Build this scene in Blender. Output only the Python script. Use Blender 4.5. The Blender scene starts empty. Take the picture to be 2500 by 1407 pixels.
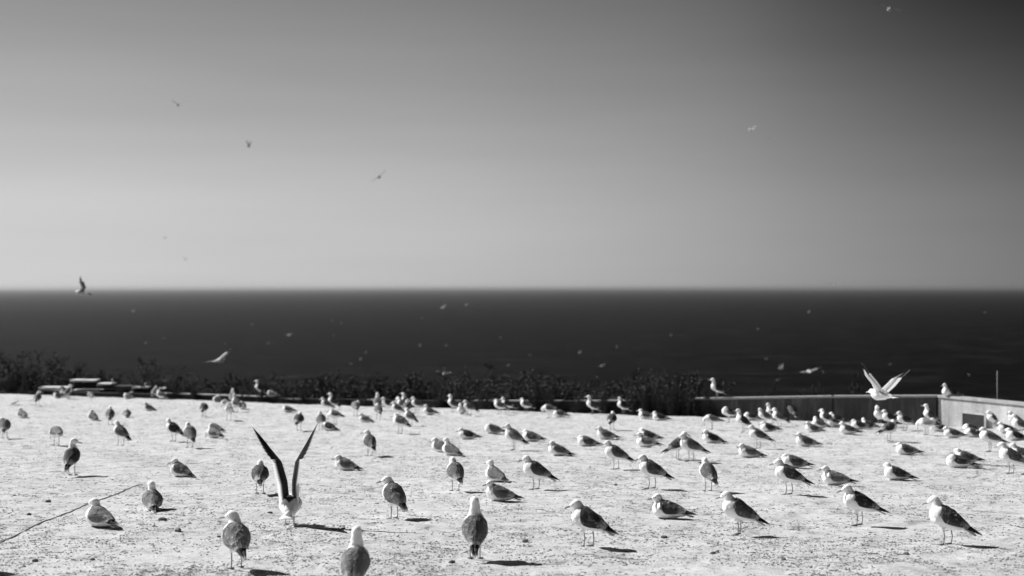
import bpy, math, random
import numpy as np
from mathutils import Vector, Matrix
R = math.radians
random.seed(7); np.random.seed(7)
sc = bpy.context.scene
C = sc.collection

# ------------------------------------------------------------------ camera, sky, sun, exposure
CAM_H = 1.85; FPX = 3472.0; HZ = 703.0           # lens in pixels of the 2500 px photograph, horizon row
cam_d = bpy.data.cameras.new('camera'); cam = bpy.data.objects.new('camera', cam_d); C.objects.link(cam)
cam.location = (0, 0, CAM_H); cam.rotation_euler = (R(90.0), 0, 0)
cam_d.lens = 50; cam_d.sensor_width = 36; cam_d.clip_start = 0.1; cam_d.clip_end = 200000
cam_d.dof.use_dof = True; cam_d.dof.focus_distance = 14.6; cam_d.dof.aperture_fstop = 1.35
sc.camera = cam

SUN_EL = 37.0; SUN_AZ = 56.0                      # azimuth left of the viewing direction
w = bpy.data.worlds.new('World'); sc.world = w; w.use_nodes = True
nt = w.node_tree; nt.nodes.clear()
N = nt.nodes.new; L = nt.links.new
sky = N('ShaderNodeTexSky'); sky.sky_type = 'NISHITA'; sky.sun_disc = False
sky.sun_elevation = R(SUN_EL); sky.sun_rotation = R(-SUN_AZ)
sky.altitude = 60; sky.air_density = 1.0; sky.dust_density = 1.5; sky.ozone_density = 1.0
sky.dust_density = 1.5
# black-and-white film behind a red, polarising filter: red channel only, darkest about 90 degrees from the sun and overhead
def wm(op, a, b=None, clamp=False):
    n = N('ShaderNodeMath'); n.operation = op; n.use_clamp = clamp
    for i, s_ in enumerate((a, b)):
        if s_ is None: continue
        if isinstance(s_, (int, float)): n.inputs[i].default_value = s_
        else: L(s_, n.inputs[i])
    return n.outputs[0]
tc = N('ShaderNodeTexCoord'); sx = N('ShaderNodeSeparateXYZ'); L(tc.outputs['Generated'], sx.inputs[0])
cx = N('ShaderNodeCombineXYZ'); L(sx.outputs[0], cx.inputs[0]); L(sx.outputs[1], cx.inputs[1]); L(wm('MAXIMUM', sx.outputs[2], 0.056), cx.inputs[2]); L(cx.outputs[0], sky.inputs[0])
hl = wm('SQRT', wm('ADD', wm('MULTIPLY', sx.outputs[0], sx.outputs[0]), wm('ADD', wm('MULTIPLY', sx.outputs[1], sx.outputs[1]), 1e-6)))
cs_ = wm('DIVIDE', wm('ADD', wm('MULTIPLY', sx.outputs[0], -math.sin(R(SUN_AZ))), wm('MULTIPLY', sx.outputs[1], math.cos(R(SUN_AZ)))), hl)
tt_ = wm('ADD', wm('MULTIPLY', cs_, 0.5), 0.5)
def wramp(stops):
    r = N('ShaderNodeValToRGB'); r.color_ramp.interpolation = 'CARDINAL'; e = r.color_ramp.elements
    while len(e) > 1: e.remove(e[-1])
    for k, (p_, v_) in enumerate(stops):
        q = e[0] if k == 0 else e.new((p_ + 1) / 2)
        q.position = (p_ + 1) / 2; q.color = (v_, v_, v_, 1)
    L(tt_, r.inputs[0]); return r.outputs[0]
fa = wramp([(-1, .16), (0, .16), (.12, .175), (.255, .237), (.405, .347), (.559, .421), (.698, .402), (.802, .362), (1, .30)])
fb_ = wramp([(-1, .90), (0, .92), (.12, .90), (.255, .83), (.405, .36), (.559, .25), (.698, .21), (.802, .195), (1, .19)])
ee = wm('MINIMUM', wm('MAXIMUM', wm('DIVIDE', sx.outputs[2], 0.2), 0.0), 1.3)
pol = wm('MULTIPLY', fa, wm('POWER', math.e, wm('MULTIPLY', wm('MULTIPLY', fb_, -2.0), wm('MULTIPLY', ee, ee))))
sep = N('ShaderNodeSeparateColor'); L(sky.outputs[0], sep.inputs[0])
m3 = N('ShaderNodeMath'); m3.operation = 'MULTIPLY'; L(sep.outputs[0], m3.inputs[0])
mp_ = N('ShaderNodeMapping'); mp_.inputs['Scale'].default_value = (2.2, 2.2, 22); L(tc.outputs['Generated'], mp_.inputs[0])
nz_ = N('ShaderNodeTexNoise'); nz_.inputs['Scale'].default_value = 1.6; nz_.inputs['Detail'].default_value = 5; L(mp_.outputs[0], nz_.inputs['Vector'])
L(wm('MULTIPLY', pol, wm('ADD', wm('MULTIPLY', nz_.outputs['Fac'], 0.16), 0.92)), m3.inputs[1])
bg = N('ShaderNodeBackground'); L(m3.outputs[0], bg.inputs[0]); bg.inputs[1].default_value = 0.12
wo = N('ShaderNodeOutputWorld'); L(bg.outputs[0], wo.inputs[0])

sd = bpy.data.lights.new('sun', 'SUN'); sd.energy = 4.4; sd.angle = R(0.53); sd.color = (1, 1, 1)
sun = bpy.data.objects.new('sun', sd); C.objects.link(sun)
sdir = Vector((-math.sin(R(SUN_AZ)) * math.cos(R(SUN_EL)), math.cos(R(SUN_AZ)) * math.cos(R(SUN_EL)), math.sin(R(SUN_EL))))
sun.rotation_euler = (-sdir).to_track_quat('-Z', 'Y').to_euler(); sun.location = sdir * 30
sc.view_settings.view_transform = 'Standard'; sc.view_settings.look = 'None'
sc.view_settings.gamma = 1.0; sc.view_settings.use_curve_mapping = False
sc.view_settings.exposure = 0.80
sc.render.engine = 'CYCLES'
sc.cycles.use_denoising = True
sc.cycles.max_bounces = 6; sc.cycles.diffuse_bounces = 3; sc.cycles.volume_bounces = 0
sc.cycles.use_adaptive_sampling = False

# ------------------------------------------------------------------ helpers
def mat(name, build):
    m = bpy.data.materials.new(name); m.use_nodes = True
    t = m.node_tree; t.nodes.clear()
    p = t.nodes.new('ShaderNodeBsdfPrincipled'); o = t.nodes.new('ShaderNodeOutputMaterial')
    t.links.new(p.outputs[0], o.inputs[0]); build(t, p); return m
def val(t, x):
    v = t.nodes.new('ShaderNodeValue'); v.outputs[0].default_value = x; return v.outputs[0]
def mth(t, op, a, b=None, c=None, clamp=False):
    n = t.nodes.new('ShaderNodeMath'); n.operation = op; n.use_clamp = clamp
    for i, s in enumerate((a, b, c)):
        if s is None: continue
        if isinstance(s, (int, float)): n.inputs[i].default_value = s
        else: t.links.new(s, n.inputs[i])
    return n.outputs[0]
def noise(t, scale, detail=4, rough=0.6, coord='Object', stretch=None, dist=0.0):
    tc = t.nodes.new('ShaderNodeTexCoord'); n = t.nodes.new('ShaderNodeTexNoise')
    n.inputs['Scale'].default_value = scale; n.inputs['Detail'].default_value = detail
    n.inputs['Roughness'].default_value = rough; n.inputs['Distortion'].default_value = dist
    src = tc.outputs[coord]
    if stretch:
        mp = t.nodes.new('ShaderNodeMapping'); mp.inputs['Scale'].default_value = stretch
        t.links.new(src, mp.inputs[0]); src = mp.outputs[0]
    t.links.new(src, n.inputs['Vector']); return n.outputs['Fac']
def ramp(t, fac, stops):
    r = t.nodes.new('ShaderNodeValToRGB'); e = r.color_ramp.elements
    while len(e) > 1: e.remove(e[-1])
    e[0].position = stops[0][0]; e[0].color = (stops[0][1],) * 3 + (1,)
    for p_, v_ in stops[1:]:
        k = e.new(p_); k.color = (v_, v_, v_, 1)
    t.links.new(fac, r.inputs[0]); return r.outputs[0]
def bump(t, p, h, strength, dist):
    b = t.nodes.new('ShaderNodeBump'); b.inputs['Strength'].default_value = strength; b.inputs['Distance'].default_value = dist
    t.links.new(h, b.inputs['Height']); t.links.new(b.outputs[0], p.inputs['Normal'])
def plain(name, v, rough=0.75, var=0.15, scale=8.0, spec=0.3, bm=0.3):
    def f(t, p):
        n = noise(t, scale)
        t.links.new(ramp(t, n, [(0.25, v * (1 - var)), (0.75, v * (1 + var))]), p.inputs['Base Color'])
        p.inputs['Roughness'].default_value = rough; p.inputs['Specular IOR Level'].default_value = spec
        if bm: bump(t, p, n, bm, 0.01)
    return mat(name, f)
def mesh(name, vs, fs, ms=None, smooth=False, col=None):
    me = bpy.data.meshes.new(name); me.from_pydata([tuple(v) for v in vs], [], fs); me.update()
    for m in (ms if isinstance(ms, (list, tuple)) else [ms]):
        if m: me.materials.append(m)
    if smooth: me.polygons.foreach_set('use_smooth', [True] * len(me.polygons))
    if col is not None:
        a = me.color_attributes.new('plumage', 'FLOAT_COLOR', 'POINT')
        a.data.foreach_set('color', np.array(col, dtype=np.float32).ravel())
    return me
def ob(name, me, parent=None, loc=(0, 0, 0), rot=(0, 0, 0), scale=(1, 1, 1)):
    o = bpy.data.objects.new(name, me); C.objects.link(o); o.location = loc; o.rotation_euler = rot; o.scale = scale
    if parent: o.parent = parent
    return o
def tag(o, label=None, cat=None, group=None, kind=None):
    if label: o['label'] = label
    if cat: o['category'] = cat
    if group: o['group'] = group
    if kind: o['kind'] = kind
    return o
class MB:
    def __init__(s): s.v = []; s.f = []; s.c = []
    def add(s, vs, fs, cs=None):
        b = len(s.v); s.v += [tuple(v) for v in vs]; s.f += [tuple(b + i for i in f) for f in fs]
        s.c += list(cs) if cs is not None else [(0, 0, 0, 1)] * len(vs)
    def box(s, c, d, rz=0.0, jit=0.0):
        cx, cy, cz = c; ca, sa = math.cos(rz), math.sin(rz); vs = []
        for z in (-1, 1):
            for y in (-1, 1):
                for x in (-1, 1):
                    a, b_, e = x * d[0] / 2 + random.uniform(-jit, jit), y * d[1] / 2 + random.uniform(-jit, jit), z * d[2] / 2 + random.uniform(-jit, jit)
                    vs.append((cx + a * ca - b_ * sa, cy + a * sa + b_ * ca, cz + e))
        s.add(vs, [(0, 2, 3, 1), (4, 5, 7, 6), (0, 1, 5, 4), (2, 6, 7, 3), (0, 4, 6, 2), (1, 3, 7, 5)])
    def tube(s, pts, rads, n=8, up=Vector((0, 1, 0)), cs=None, cap=True):
        pts = [Vector(p) for p in pts]; rings = []
        for i, p in enumerate(pts):
            t = (pts[min(i + 1, len(pts) - 1)] - pts[max(i - 1, 0)]).normalized()
            a = t.cross(up)
            if a.length < 1e-4: a = t.cross(Vector((1, 0, 0)))
            a.normalize(); b_ = a.cross(t).normalized()
            r = rads[i]; ra, rb = (r, r) if isinstance(r, (int, float)) else (r[1], r[0])
            rings.append([p + a * ra * math.cos(2 * math.pi * k / n) + b_ * rb * math.sin(2 * math.pi * k / n) for k in range(n)])
        vs = [v for g in rings for v in g]; fs = []
        for i in range(len(pts) - 1):
            for k in range(n):
                fs.append((i * n + k, i * n + (k + 1) % n, (i + 1) * n + (k + 1) % n, (i + 1) * n + k))
        if cap: fs.append(tuple(range(n))[::-1]); fs.append(tuple((len(pts) - 1) * n + k for k in range(n)))
        cc = None
        if cs: cc = [cs[i] for i in range(len(pts)) for k in range(n)]
        s.add(vs, fs, cc)
    def ell(s, c, r, M=None, nu=14, nv=8):
        vs = []; fs = []; M = M or Matrix.Identity(3)
        for j in range(1, nv):
            ph = math.pi * j / nv
            for k in range(nu):
                a = 2 * math.pi * k / nu
                vs.append(Vector(c) + M @ Vector((r[0] * math.sin(ph) * math.cos(a), r[1] * math.sin(ph) * math.sin(a), r[2] * math.cos(ph))))
        for j in range(nv - 2):
            for k in range(nu): fs.append((j * nu + k, (j + 1) * nu + k, (j + 1) * nu + (k + 1) % nu, j * nu + (k + 1) % nu))
        t_, b_ = len(vs), len(vs) + 1
        vs.append(Vector(c) + M @ Vector((0, 0, r[2]))); vs.append(Vector(c) - M @ Vector((0, 0, r[2])))
        for k in range(nu):
            fs.append((t_, k, (k + 1) % nu)); q = (nv - 2) * nu; fs.append((b_, q + (k + 1) % nu, q + k))
        s.add(vs, fs)
    def mesh(s, name, ms, smooth=False): return mesh(name, s.v, s.f, ms, smooth, s.c)

TAB = np.random.RandomState(3).rand(256, 256).astype(np.float64)
def vn(x, y, wl, seed=0):
    x = np.asarray(x, dtype=np.float64) / wl + seed * 17.3; y = np.asarray(y, dtype=np.float64) / wl + seed * 5.7
    xi = np.floor(x).astype(int); yi = np.floor(y).astype(int); fx = x - xi; fy = y - yi
    fx = fx * fx * (3 - 2 * fx); fy = fy * fy * (3 - 2 * fy)
    g = lambda a, b: TAB[a & 255, b & 255]
    return (g(xi, yi) * (1 - fx) + g(xi + 1, yi) * fx) * (1 - fy) + (g(xi, yi + 1) * (1 - fx) + g(xi + 1, yi + 1) * fx) * fy - 0.5
TILT = 0.0351                                       # the pale ground slopes gently away from the camera
def gz(x, y):                                       # height of the pale ground
    return (-TILT * np.asarray(y, dtype=np.float64) + 0.05 * vn(x, y, 4.3, 1) + 0.020 * vn(x, y, 0.9, 2) + 0.017 * vn(x, y, 0.30, 3) + 0.015 * vn(x, y, 0.12, 4))
E0, ES = 36.2, 0.65
def edge(x): return E0 - ES * x                # far edge of the pale ground
def at(px, py):                                     # ground point seen at a pixel
    d = FPX * CAM_H / (py - HZ - TILT * FPX); return (px - 1250) / FPX * d, d
def up_at(px, py, d): return (px - 1250) / FPX * d, d, CAM_H - (py - HZ) / FPX * d

# ------------------------------------------------------------------ materials
def g_ground(t, p):
    a = noise(t, 0.9, 5, 0.65); b = noise(t, 14, 6, 0.75, dist=0.6); c = noise(t, 55, 4, 0.7); d = noise(t, 4.2, 7, 0.82, dist=0.5)
    base = ramp(t, a, [(0.3, 0.49), (0.5, 0.545), (0.72, 0.585)])
    spk = ramp(t, b, [(0.28, 0.40), (0.37, 0.80), (0.46, 1.0)])
    fin = ramp(t, c, [(0.28, 0.55), (0.40, 0.95), (0.6, 1.04)])
    pat = ramp(t, d, [(0.37, 0.48), (0.46, 0.88), (0.55, 1.03)])
    v = mth(t, 'MULTIPLY', mth(t, 'MULTIPLY', base, spk), mth(t, 'MULTIPLY', fin, pat))
    t.links.new(v, p.inputs['Base Color']); p.inputs['Roughness'].default_value = 0.95; p.inputs['Specular IOR Level'].default_value = 0.1
    bump(t, p, mth(t, 'ADD', b, mth(t, 'MULTIPLY', c, 0.5)), 0.8, 0.02)
M_ground = mat('guano_crust', g_ground)
def g_water(t, p):
    n = noise(t, 0.05, 8, 0.7, stretch=(0.35, 1.0, 1.0)); n2 = noise(t, 0.045, 7, 0.78, stretch=(0.45, 1, 1))
    t.links.new(ramp(t, n2, [(0.42, 0.0), (0.56, 0.004), (0.68, 0.022)]), p.inputs['Base Color'])
    p.inputs['Roughness'].default_value = 0.5; p.inputs['IOR'].default_value = 1.33; p.inputs['Specular IOR Level'].default_value = 0.012
    bump(t, p, n, 0.8, 3.0)
M_water = mat('sea_water', g_water)
def g_feather(t, p):
    at_ = t.nodes.new('ShaderNodeAttribute'); at_.attribute_name = 'plumage'; s_ = t.nodes.new('ShaderNodeSeparateColor'); t.links.new(at_.outputs['Color'], s_.inputs[0])
    oi = t.nodes.new('ShaderNodeObjectInfo')
    n = noise(t, 60, 6, 0.7, stretch=(0.28, 1.2, 1), dist=.4); n2 = noise(t, 12, 3, 0.6)
    bw = t.nodes.new('ShaderNodeRGBToBW'); t.links.new(oi.outputs['Color'], bw.inputs[0])
    white = ramp(t, n2, [(0.3, 0.84), (0.7, 0.92)])
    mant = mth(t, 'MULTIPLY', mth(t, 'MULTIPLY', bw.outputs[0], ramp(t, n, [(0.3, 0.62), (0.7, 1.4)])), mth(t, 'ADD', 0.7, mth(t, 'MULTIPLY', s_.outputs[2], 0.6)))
    mix1 = mth(t, 'ADD', mth(t, 'MULTIPLY', white, mth(t, 'SUBTRACT', 1, s_.outputs[0])), mth(t, 'MULTIPLY', mant, s_.outputs[0]))
    mix2 = mth(t, 'ADD', mth(t, 'MULTIPLY', mix1, mth(t, 'SUBTRACT', 1, s_.outputs[1])), mth(t, 'MULTIPLY', 0.018, s_.outputs[1]))
    t.links.new(mix2, p.inputs['Base Color']); p.inputs['Roughness'].default_value = 0.8; p.inputs['Specular IOR Level'].default_value = 0.15
    bump(t, p, n, 0.5, 0.006)
    p.inputs['Subsurface Weight'].default_value = 0.6; p.inputs['Subsurface Radius'].default_value = (1, 1, 1); p.inputs['Subsurface Scale'].default_value = 0.03
M_feather = mat('feathers', g_feather)
def g_vane(t, p):                                    # thin open flight feathers let light through
    g_feather(t, p); p.inputs['Subsurface Weight'].default_value = 0.0
    src = p.inputs['Base Color'].links[0].from_socket; tr = t.nodes.new('ShaderNodeBsdfTranslucent'); t.links.new(src, tr.inputs[0])
    mx = t.nodes.new('ShaderNodeMixShader'); mx.inputs[0].default_value = 0.45; o = next(n for n in t.nodes if n.type == 'OUTPUT_MATERIAL')
    t.links.new(p.outputs[0], mx.inputs[1]); t.links.new(tr.outputs[0], mx.inputs[2]); t.links.new(mx.outputs[0], o.inputs[0])
M_vane = mat('flight_feathers', g_vane)
M_beak = plain('beak_horn', 0.42, 0.45, 0.1, 60, 0.4, 0)
M_eye = plain('eye', 0.015, 0.2, 0, 8, 0.5, 0)
M_leg = plain('leg_skin', 0.30, 0.6, 0.25, 90, 0.3, 0.2)
M_conc = plain('stained_concrete', 0.34, 0.9, 0.25, 1.6, 0.2, 0.4)
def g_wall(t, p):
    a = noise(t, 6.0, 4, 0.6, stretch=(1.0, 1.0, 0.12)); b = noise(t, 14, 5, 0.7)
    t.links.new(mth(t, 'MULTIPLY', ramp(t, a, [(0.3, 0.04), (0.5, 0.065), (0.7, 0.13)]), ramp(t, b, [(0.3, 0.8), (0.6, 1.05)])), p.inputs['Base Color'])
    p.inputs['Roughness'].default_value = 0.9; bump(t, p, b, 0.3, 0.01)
M_wall = mat('shaded_streaked_concrete', g_wall)  # streaked concrete of the wall facing away from the sun, shade put into its colour
M_shade = plain('wall_in_shade', 0.05, 0.95, 0.5, 2.5, 0.1, 0.4)  # low walls: their shade is painted in as a near-black base colour
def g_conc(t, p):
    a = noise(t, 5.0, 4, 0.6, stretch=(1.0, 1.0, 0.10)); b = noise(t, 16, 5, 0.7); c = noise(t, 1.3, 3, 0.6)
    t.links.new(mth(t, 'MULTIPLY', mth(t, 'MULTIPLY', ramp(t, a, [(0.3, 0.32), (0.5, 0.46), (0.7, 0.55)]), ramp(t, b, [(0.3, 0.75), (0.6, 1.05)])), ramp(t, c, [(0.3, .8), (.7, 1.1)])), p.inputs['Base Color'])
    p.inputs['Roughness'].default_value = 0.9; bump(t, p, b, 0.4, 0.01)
M_conc = mat('sunlit_concrete', g_conc)  # paler copy of the wall concrete, sunlight put into the colour
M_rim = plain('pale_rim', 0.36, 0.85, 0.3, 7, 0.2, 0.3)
M_wood = plain('weathered_board', 0.60, 0.85, 0.25, 9, 0.2, 0.3)
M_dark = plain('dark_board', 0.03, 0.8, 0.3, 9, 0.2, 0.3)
M_scrub = plain('dark_scrub_soil', 0.035, 0.95, 0.4, 0.6, 0.1, 0.3)
M_stem = plain('stem_bark', 0.05, 0.9, 0.3, 20, 0.1, 0)
M_leaf = plain('shrub_leaf', 0.05, 0.8, 0.6, 5, 0.1, 0)
M_clod = plain('dark_clod', 0.14, 0.95, 0.5, 25, 0.1, 0.4)
M_stone = plain('stone', 0.26, 0.9, 0.4, 30, 0.2, 0.4)
M_hose = plain('dark_hose', 0.19, 0.7, 0.4, 12, 0.3, 0.2)
M_pole = plain('pole_metal', 0.16, 0.6, 0.2, 12, 0.4, 0)

# ------------------------------------------------------------------ setting: water, hillside, ground, haze
SEA = -60.0
me = mesh('sea', [(-90000, 60, SEA), (90000, 60, SEA), (90000, 90000, SEA), (-90000, 90000, SEA)], [(0, 1, 2, 3)], M_water)
tag(ob('sea', me), kind='structure')
def hill():
    xs = np.linspace(-260, 260, 105); ts = np.array([-60.0, -30, -6, -2, -0.3, 0.6, 2, 4, 7, 11, 16, 24, 34, 46, 60, 66, 70, 76]); vs = []
    zs = np.array([-1.4, -1.4, -1.2, -1.0, -0.72, -0.74, -0.85, -1.15, -1.7, -2.6, -3.9, -6.2, -9.2, -13.2, -19, -34, -55, -64.0])
    for i, t_ in enumerate(ts):
        for x in xs:
            xe = max(-30, min(30, x)); y = edge(xe) + t_ + float(vn(x, t_, 23, 5)) * 6 * min(1, max(0, t_ - 4) / 30)
            n_ = 0.0 if t_ < 0.5 else float(vn(x, t_, 5, 6)) * min(1.6, t_ * 0.05) - abs(float(vn(x, t_, 17, 9))) * min(4, t_ * .06)
            vs.append((x, y, zs[i] + n_ - TILT * min(y, 80)))
    W = len(xs); fs = [(i * W + k, i * W + k + 1, (i + 1) * W + k + 1, (i + 1) * W + k) for i in range(len(ts) - 1) for k in range(W - 1)]
    return mesh('hillside', vs, fs, M_scrub, True)
tag(ob('hillside', hill()), kind='structure')
def ground():
    xs = np.concatenate([np.linspace(-34, -18.6, 12, endpoint=False), np.arange(-18.6, -7, 0.06), np.arange(-7, 7, .036), np.arange(7, 12, .06), np.linspace(12.1, 34, 14)])
    ts = np.concatenate([np.array([0.0, 0.0]), np.arange(0.02, 14.0, 0.07), np.arange(14.0, 34.0, 0.048), np.linspace(34.2, 72, 26)])
    X, T = np.meshgrid(xs, ts); Y = edge(X) - T
    Z = gz(X, Y) - 0.02 * np.exp(-T / 0.08); Z[0, :] = Z[1, :] - 0.75
    W = len(xs); H = len(ts); idx = np.arange(W * H).reshape(H, W)
    f = np.stack([idx[:-1, :-1], idx[1:, :-1], idx[1:, 1:], idx[:-1, 1:]], -1).reshape(-1, 4)
    me = bpy.data.meshes.new('ground'); n = W * H
    me.vertices.add(n); me.vertices.foreach_set('co', np.stack([X, Y, Z], -1).astype(np.float32).ravel())
    me.loops.add(f.size); me.loops.foreach_set('vertex_index', f.astype(np.int32).ravel())
    me.polygons.add(len(f)); me.polygons.foreach_set('loop_start', np.arange(0, f.size, 4, dtype=np.int32)); me.polygons.foreach_set('loop_total', np.full(len(f), 4, dtype=np.int32))
    me.update(calc_edges=True); me.validate(); me.polygons.foreach_set('use_smooth', np.ones(len(f), dtype=bool)); me.materials.append(M_ground)
    return me
tag(ob('ground', ground()), kind='structure')
hz = MB(); hz.box((0, 44000, (SEA - 8 + 24) / 2), (200000, 96000, 24 - (SEA - 8)))
def g_haze():
    m = bpy.data.materials.new('haze_air'); m.use_nodes = True; t = m.node_tree; t.nodes.clear()
    v = t.nodes.new('ShaderNodeVolumePrincipled'); v.inputs['Color'].default_value = (0.9, 0.9, 0.9, 1); v.inputs['Density'].default_value = 0.000032
    v.inputs['Anisotropy'].default_value = 0.85
    o = t.nodes.new('ShaderNodeOutputMaterial'); t.links.new(v.outputs[0], o.inputs['Volume']); return m
tag(ob('haze', hz.mesh('haze', g_haze())), kind='stuff')

# ------------------------------------------------------------------ low wall along the far edge
def wp(px, pyrim, off=0.35):
    k = (px - 1250) / FPX; d = (E0 + off) / (1 + ES * k); return (k * d, d, CAM_H - (pyrim - HZ) / FPX * d - 0.045)
def wall_run(pts, off, name, label, m, rim=True, base=-0.65, th=0.18, rh=.055, segs=None):
    root = ob(name, None, loc=(pts[0][0], pts[0][1] + off, 0)); tag(root, label, 'wall')
    a = MB(); r = MB(); O = Vector(root.location)
    for (x0, y0, z0), (x1, y1, z1) in zip(pts[:-1], pts[1:]):
        d = Vector((x1 - x0, y1 - y0, 0)).normalized(); nrm = Vector((-d.y, d.x, 0)) * th
        P = [Vector((x0, y0 + off, 0)), Vector((x1, y1 + off, 0))]
        vs = []
        for q, z in ((P[0], z0), (P[1], z1)):
            for s_ in (0, 1):
                for zz in (base - TILT * q.y, z): vs.append(q + nrm * s_ + Vector((0, 0, zz)) - O)
        a.add(vs, [(0, 4, 5, 1), (2, 3, 7, 6), (1, 5, 7, 3), (0, 1, 3, 2), (4, 6, 7, 5), (0, 2, 6, 4)])
        vs = []
        for q, z in ((P[0], z0), (P[1], z1)):
            for s_ in (-0.18, 1.18):
                for zz in (z + 0.002, z + rh): vs.append(q + nrm * s_ + Vector((0, 0, zz)) - O)
        r.add(vs, [(0, 4, 5, 1), (2, 3, 7, 6), (1, 5, 7, 3), (0, 1, 3, 2), (4, 6, 7, 5), (0, 2, 6, 4)])
    ob('wall_face', a.mesh('wall_face', m), root)
    if segs:
        for (pa, pb, za, zb_) in segs:
            q0, q1 = wp(pa, za), wp(pb, zb_); c = MB(); dv = (Vector(q1) - Vector(q0)); ln_ = dv.length; an_ = math.atan2(dv.y, dv.x)
            c.box((0, 0, 0), (ln_, th * 1.3, rh), 0, .004); o_ = ob('coping', c.mesh('coping', M_rim), root, loc=((q0[0] + q1[0]) / 2 - O.x, (q0[1] + q1[1]) / 2 + th / 2 - O.y, (q0[2] + q1[2]) / 2 + rh / 2 + .002), rot=(0, -math.asin(dv.z / ln_), an_))
    elif rim: ob('coping', r.mesh('coping', M_rim), root)
    return root
cor = wp(2290, 965)
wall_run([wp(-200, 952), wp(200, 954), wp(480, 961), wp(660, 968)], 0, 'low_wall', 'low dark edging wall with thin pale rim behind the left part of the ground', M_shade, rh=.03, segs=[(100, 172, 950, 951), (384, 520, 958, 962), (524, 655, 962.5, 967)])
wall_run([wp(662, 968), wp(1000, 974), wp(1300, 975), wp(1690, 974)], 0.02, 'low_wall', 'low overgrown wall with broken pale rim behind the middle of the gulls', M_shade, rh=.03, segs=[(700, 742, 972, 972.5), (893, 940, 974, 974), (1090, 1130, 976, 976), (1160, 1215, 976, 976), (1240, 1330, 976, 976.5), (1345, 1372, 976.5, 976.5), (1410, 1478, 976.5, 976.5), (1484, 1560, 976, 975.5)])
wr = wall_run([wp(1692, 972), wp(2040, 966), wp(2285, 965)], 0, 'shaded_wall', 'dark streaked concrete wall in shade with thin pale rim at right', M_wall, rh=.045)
jb = MB(); q = wp(2033, 966); jb.box((q[0] - wr.location.x, q[1] - 0.010 - wr.location.y, -TILT * q[1] + .2), (0.045, 0.03, 0.8), -0.57); ob('joint', jb.mesh('joint', M_dark), wr)
d2 = (CAM_H - cor[2] - 0.045) * FPX / (985 - HZ); e2 = ((2500 - 1250) / FPX * d2, d2)
dd = Vector((e2[0] - cor[0], e2[1] - cor[1], 0)).normalized()
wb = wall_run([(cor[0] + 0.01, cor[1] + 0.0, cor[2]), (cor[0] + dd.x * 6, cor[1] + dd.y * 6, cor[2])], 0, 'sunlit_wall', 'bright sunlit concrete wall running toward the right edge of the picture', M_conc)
# hatch at the foot of the sunlit wall: dark panel stands for the opening's shade
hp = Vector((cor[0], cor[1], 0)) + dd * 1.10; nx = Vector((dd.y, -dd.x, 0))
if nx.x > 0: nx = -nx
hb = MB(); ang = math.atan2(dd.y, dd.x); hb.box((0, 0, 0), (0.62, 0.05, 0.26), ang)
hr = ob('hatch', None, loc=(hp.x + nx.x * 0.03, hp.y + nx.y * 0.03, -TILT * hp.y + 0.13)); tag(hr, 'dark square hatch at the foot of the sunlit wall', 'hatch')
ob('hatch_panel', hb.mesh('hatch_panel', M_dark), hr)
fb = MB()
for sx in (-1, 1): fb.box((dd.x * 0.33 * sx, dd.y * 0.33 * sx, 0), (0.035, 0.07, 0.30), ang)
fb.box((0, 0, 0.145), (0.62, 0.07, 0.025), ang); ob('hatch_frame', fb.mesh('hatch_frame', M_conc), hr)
# thin pole beyond the wall
px_, py_, pz_ = up_at(2435, 905, 31.5); pb = MB(); pb.tube([(0, 0, 0), (0.004, 0, 0.9), (-0.002, 0, pz_ + 1.9)], [0.014, 0.013, 0.011], 8)
pr = ob('pole', pb.mesh('pole', M_pole, True), loc=(px_, py_, -1.9)); tag(pr, 'thin upright metal pole behind the sunlit wall at far right', 'pole')

# ------------------------------------------------------------------ boards and slabs at the left edge
def plank_pile(name, label, cat, rows, d, group=None):
    x0 = sum(r_[0] + r_[1] for r_ in rows) / 2 / len(rows); X0, _, _ = up_at(x0, 950, d)
    root = ob(name, None, loc=(X0, d, -TILT * d - .6)); tag(root, label, cat, group)
    for (a, b, y, th, m, nm, dep) in rows:
        xa, _, z = up_at(a, y, d); xb, _, _ = up_at(b, y, d); q = MB()
        q.box(((xa + xb) / 2 - X0, random.uniform(-.02, .02), z - root.location.z), (xb - xa, dep * 1.3, th * 1.05), random.uniform(-0.03, 0.03), 0.003)
        ob(nm, q.mesh(nm, m), root)
    return root
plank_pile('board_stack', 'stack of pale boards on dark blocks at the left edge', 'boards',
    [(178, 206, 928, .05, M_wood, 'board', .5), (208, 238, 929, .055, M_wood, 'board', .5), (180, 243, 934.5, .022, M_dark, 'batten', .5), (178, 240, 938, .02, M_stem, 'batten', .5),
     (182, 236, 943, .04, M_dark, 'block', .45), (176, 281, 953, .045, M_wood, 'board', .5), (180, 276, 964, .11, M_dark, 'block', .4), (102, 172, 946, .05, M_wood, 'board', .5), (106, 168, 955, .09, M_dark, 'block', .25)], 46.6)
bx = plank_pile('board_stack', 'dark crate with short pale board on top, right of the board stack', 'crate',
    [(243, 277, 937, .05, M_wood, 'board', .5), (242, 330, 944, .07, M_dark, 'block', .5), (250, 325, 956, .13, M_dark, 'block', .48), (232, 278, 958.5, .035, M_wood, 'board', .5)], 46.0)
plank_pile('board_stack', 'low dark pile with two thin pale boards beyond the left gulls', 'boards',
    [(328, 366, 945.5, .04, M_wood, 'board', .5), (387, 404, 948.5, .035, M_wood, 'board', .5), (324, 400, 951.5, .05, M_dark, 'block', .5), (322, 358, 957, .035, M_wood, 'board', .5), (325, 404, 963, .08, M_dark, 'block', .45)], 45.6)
X_, Y_, Z_ = up_at(275, 936, 45.9); pk = MB(); pk.tube([(0, 0, 0), (0, 0, .14)], [.03, .024], 8)
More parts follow.
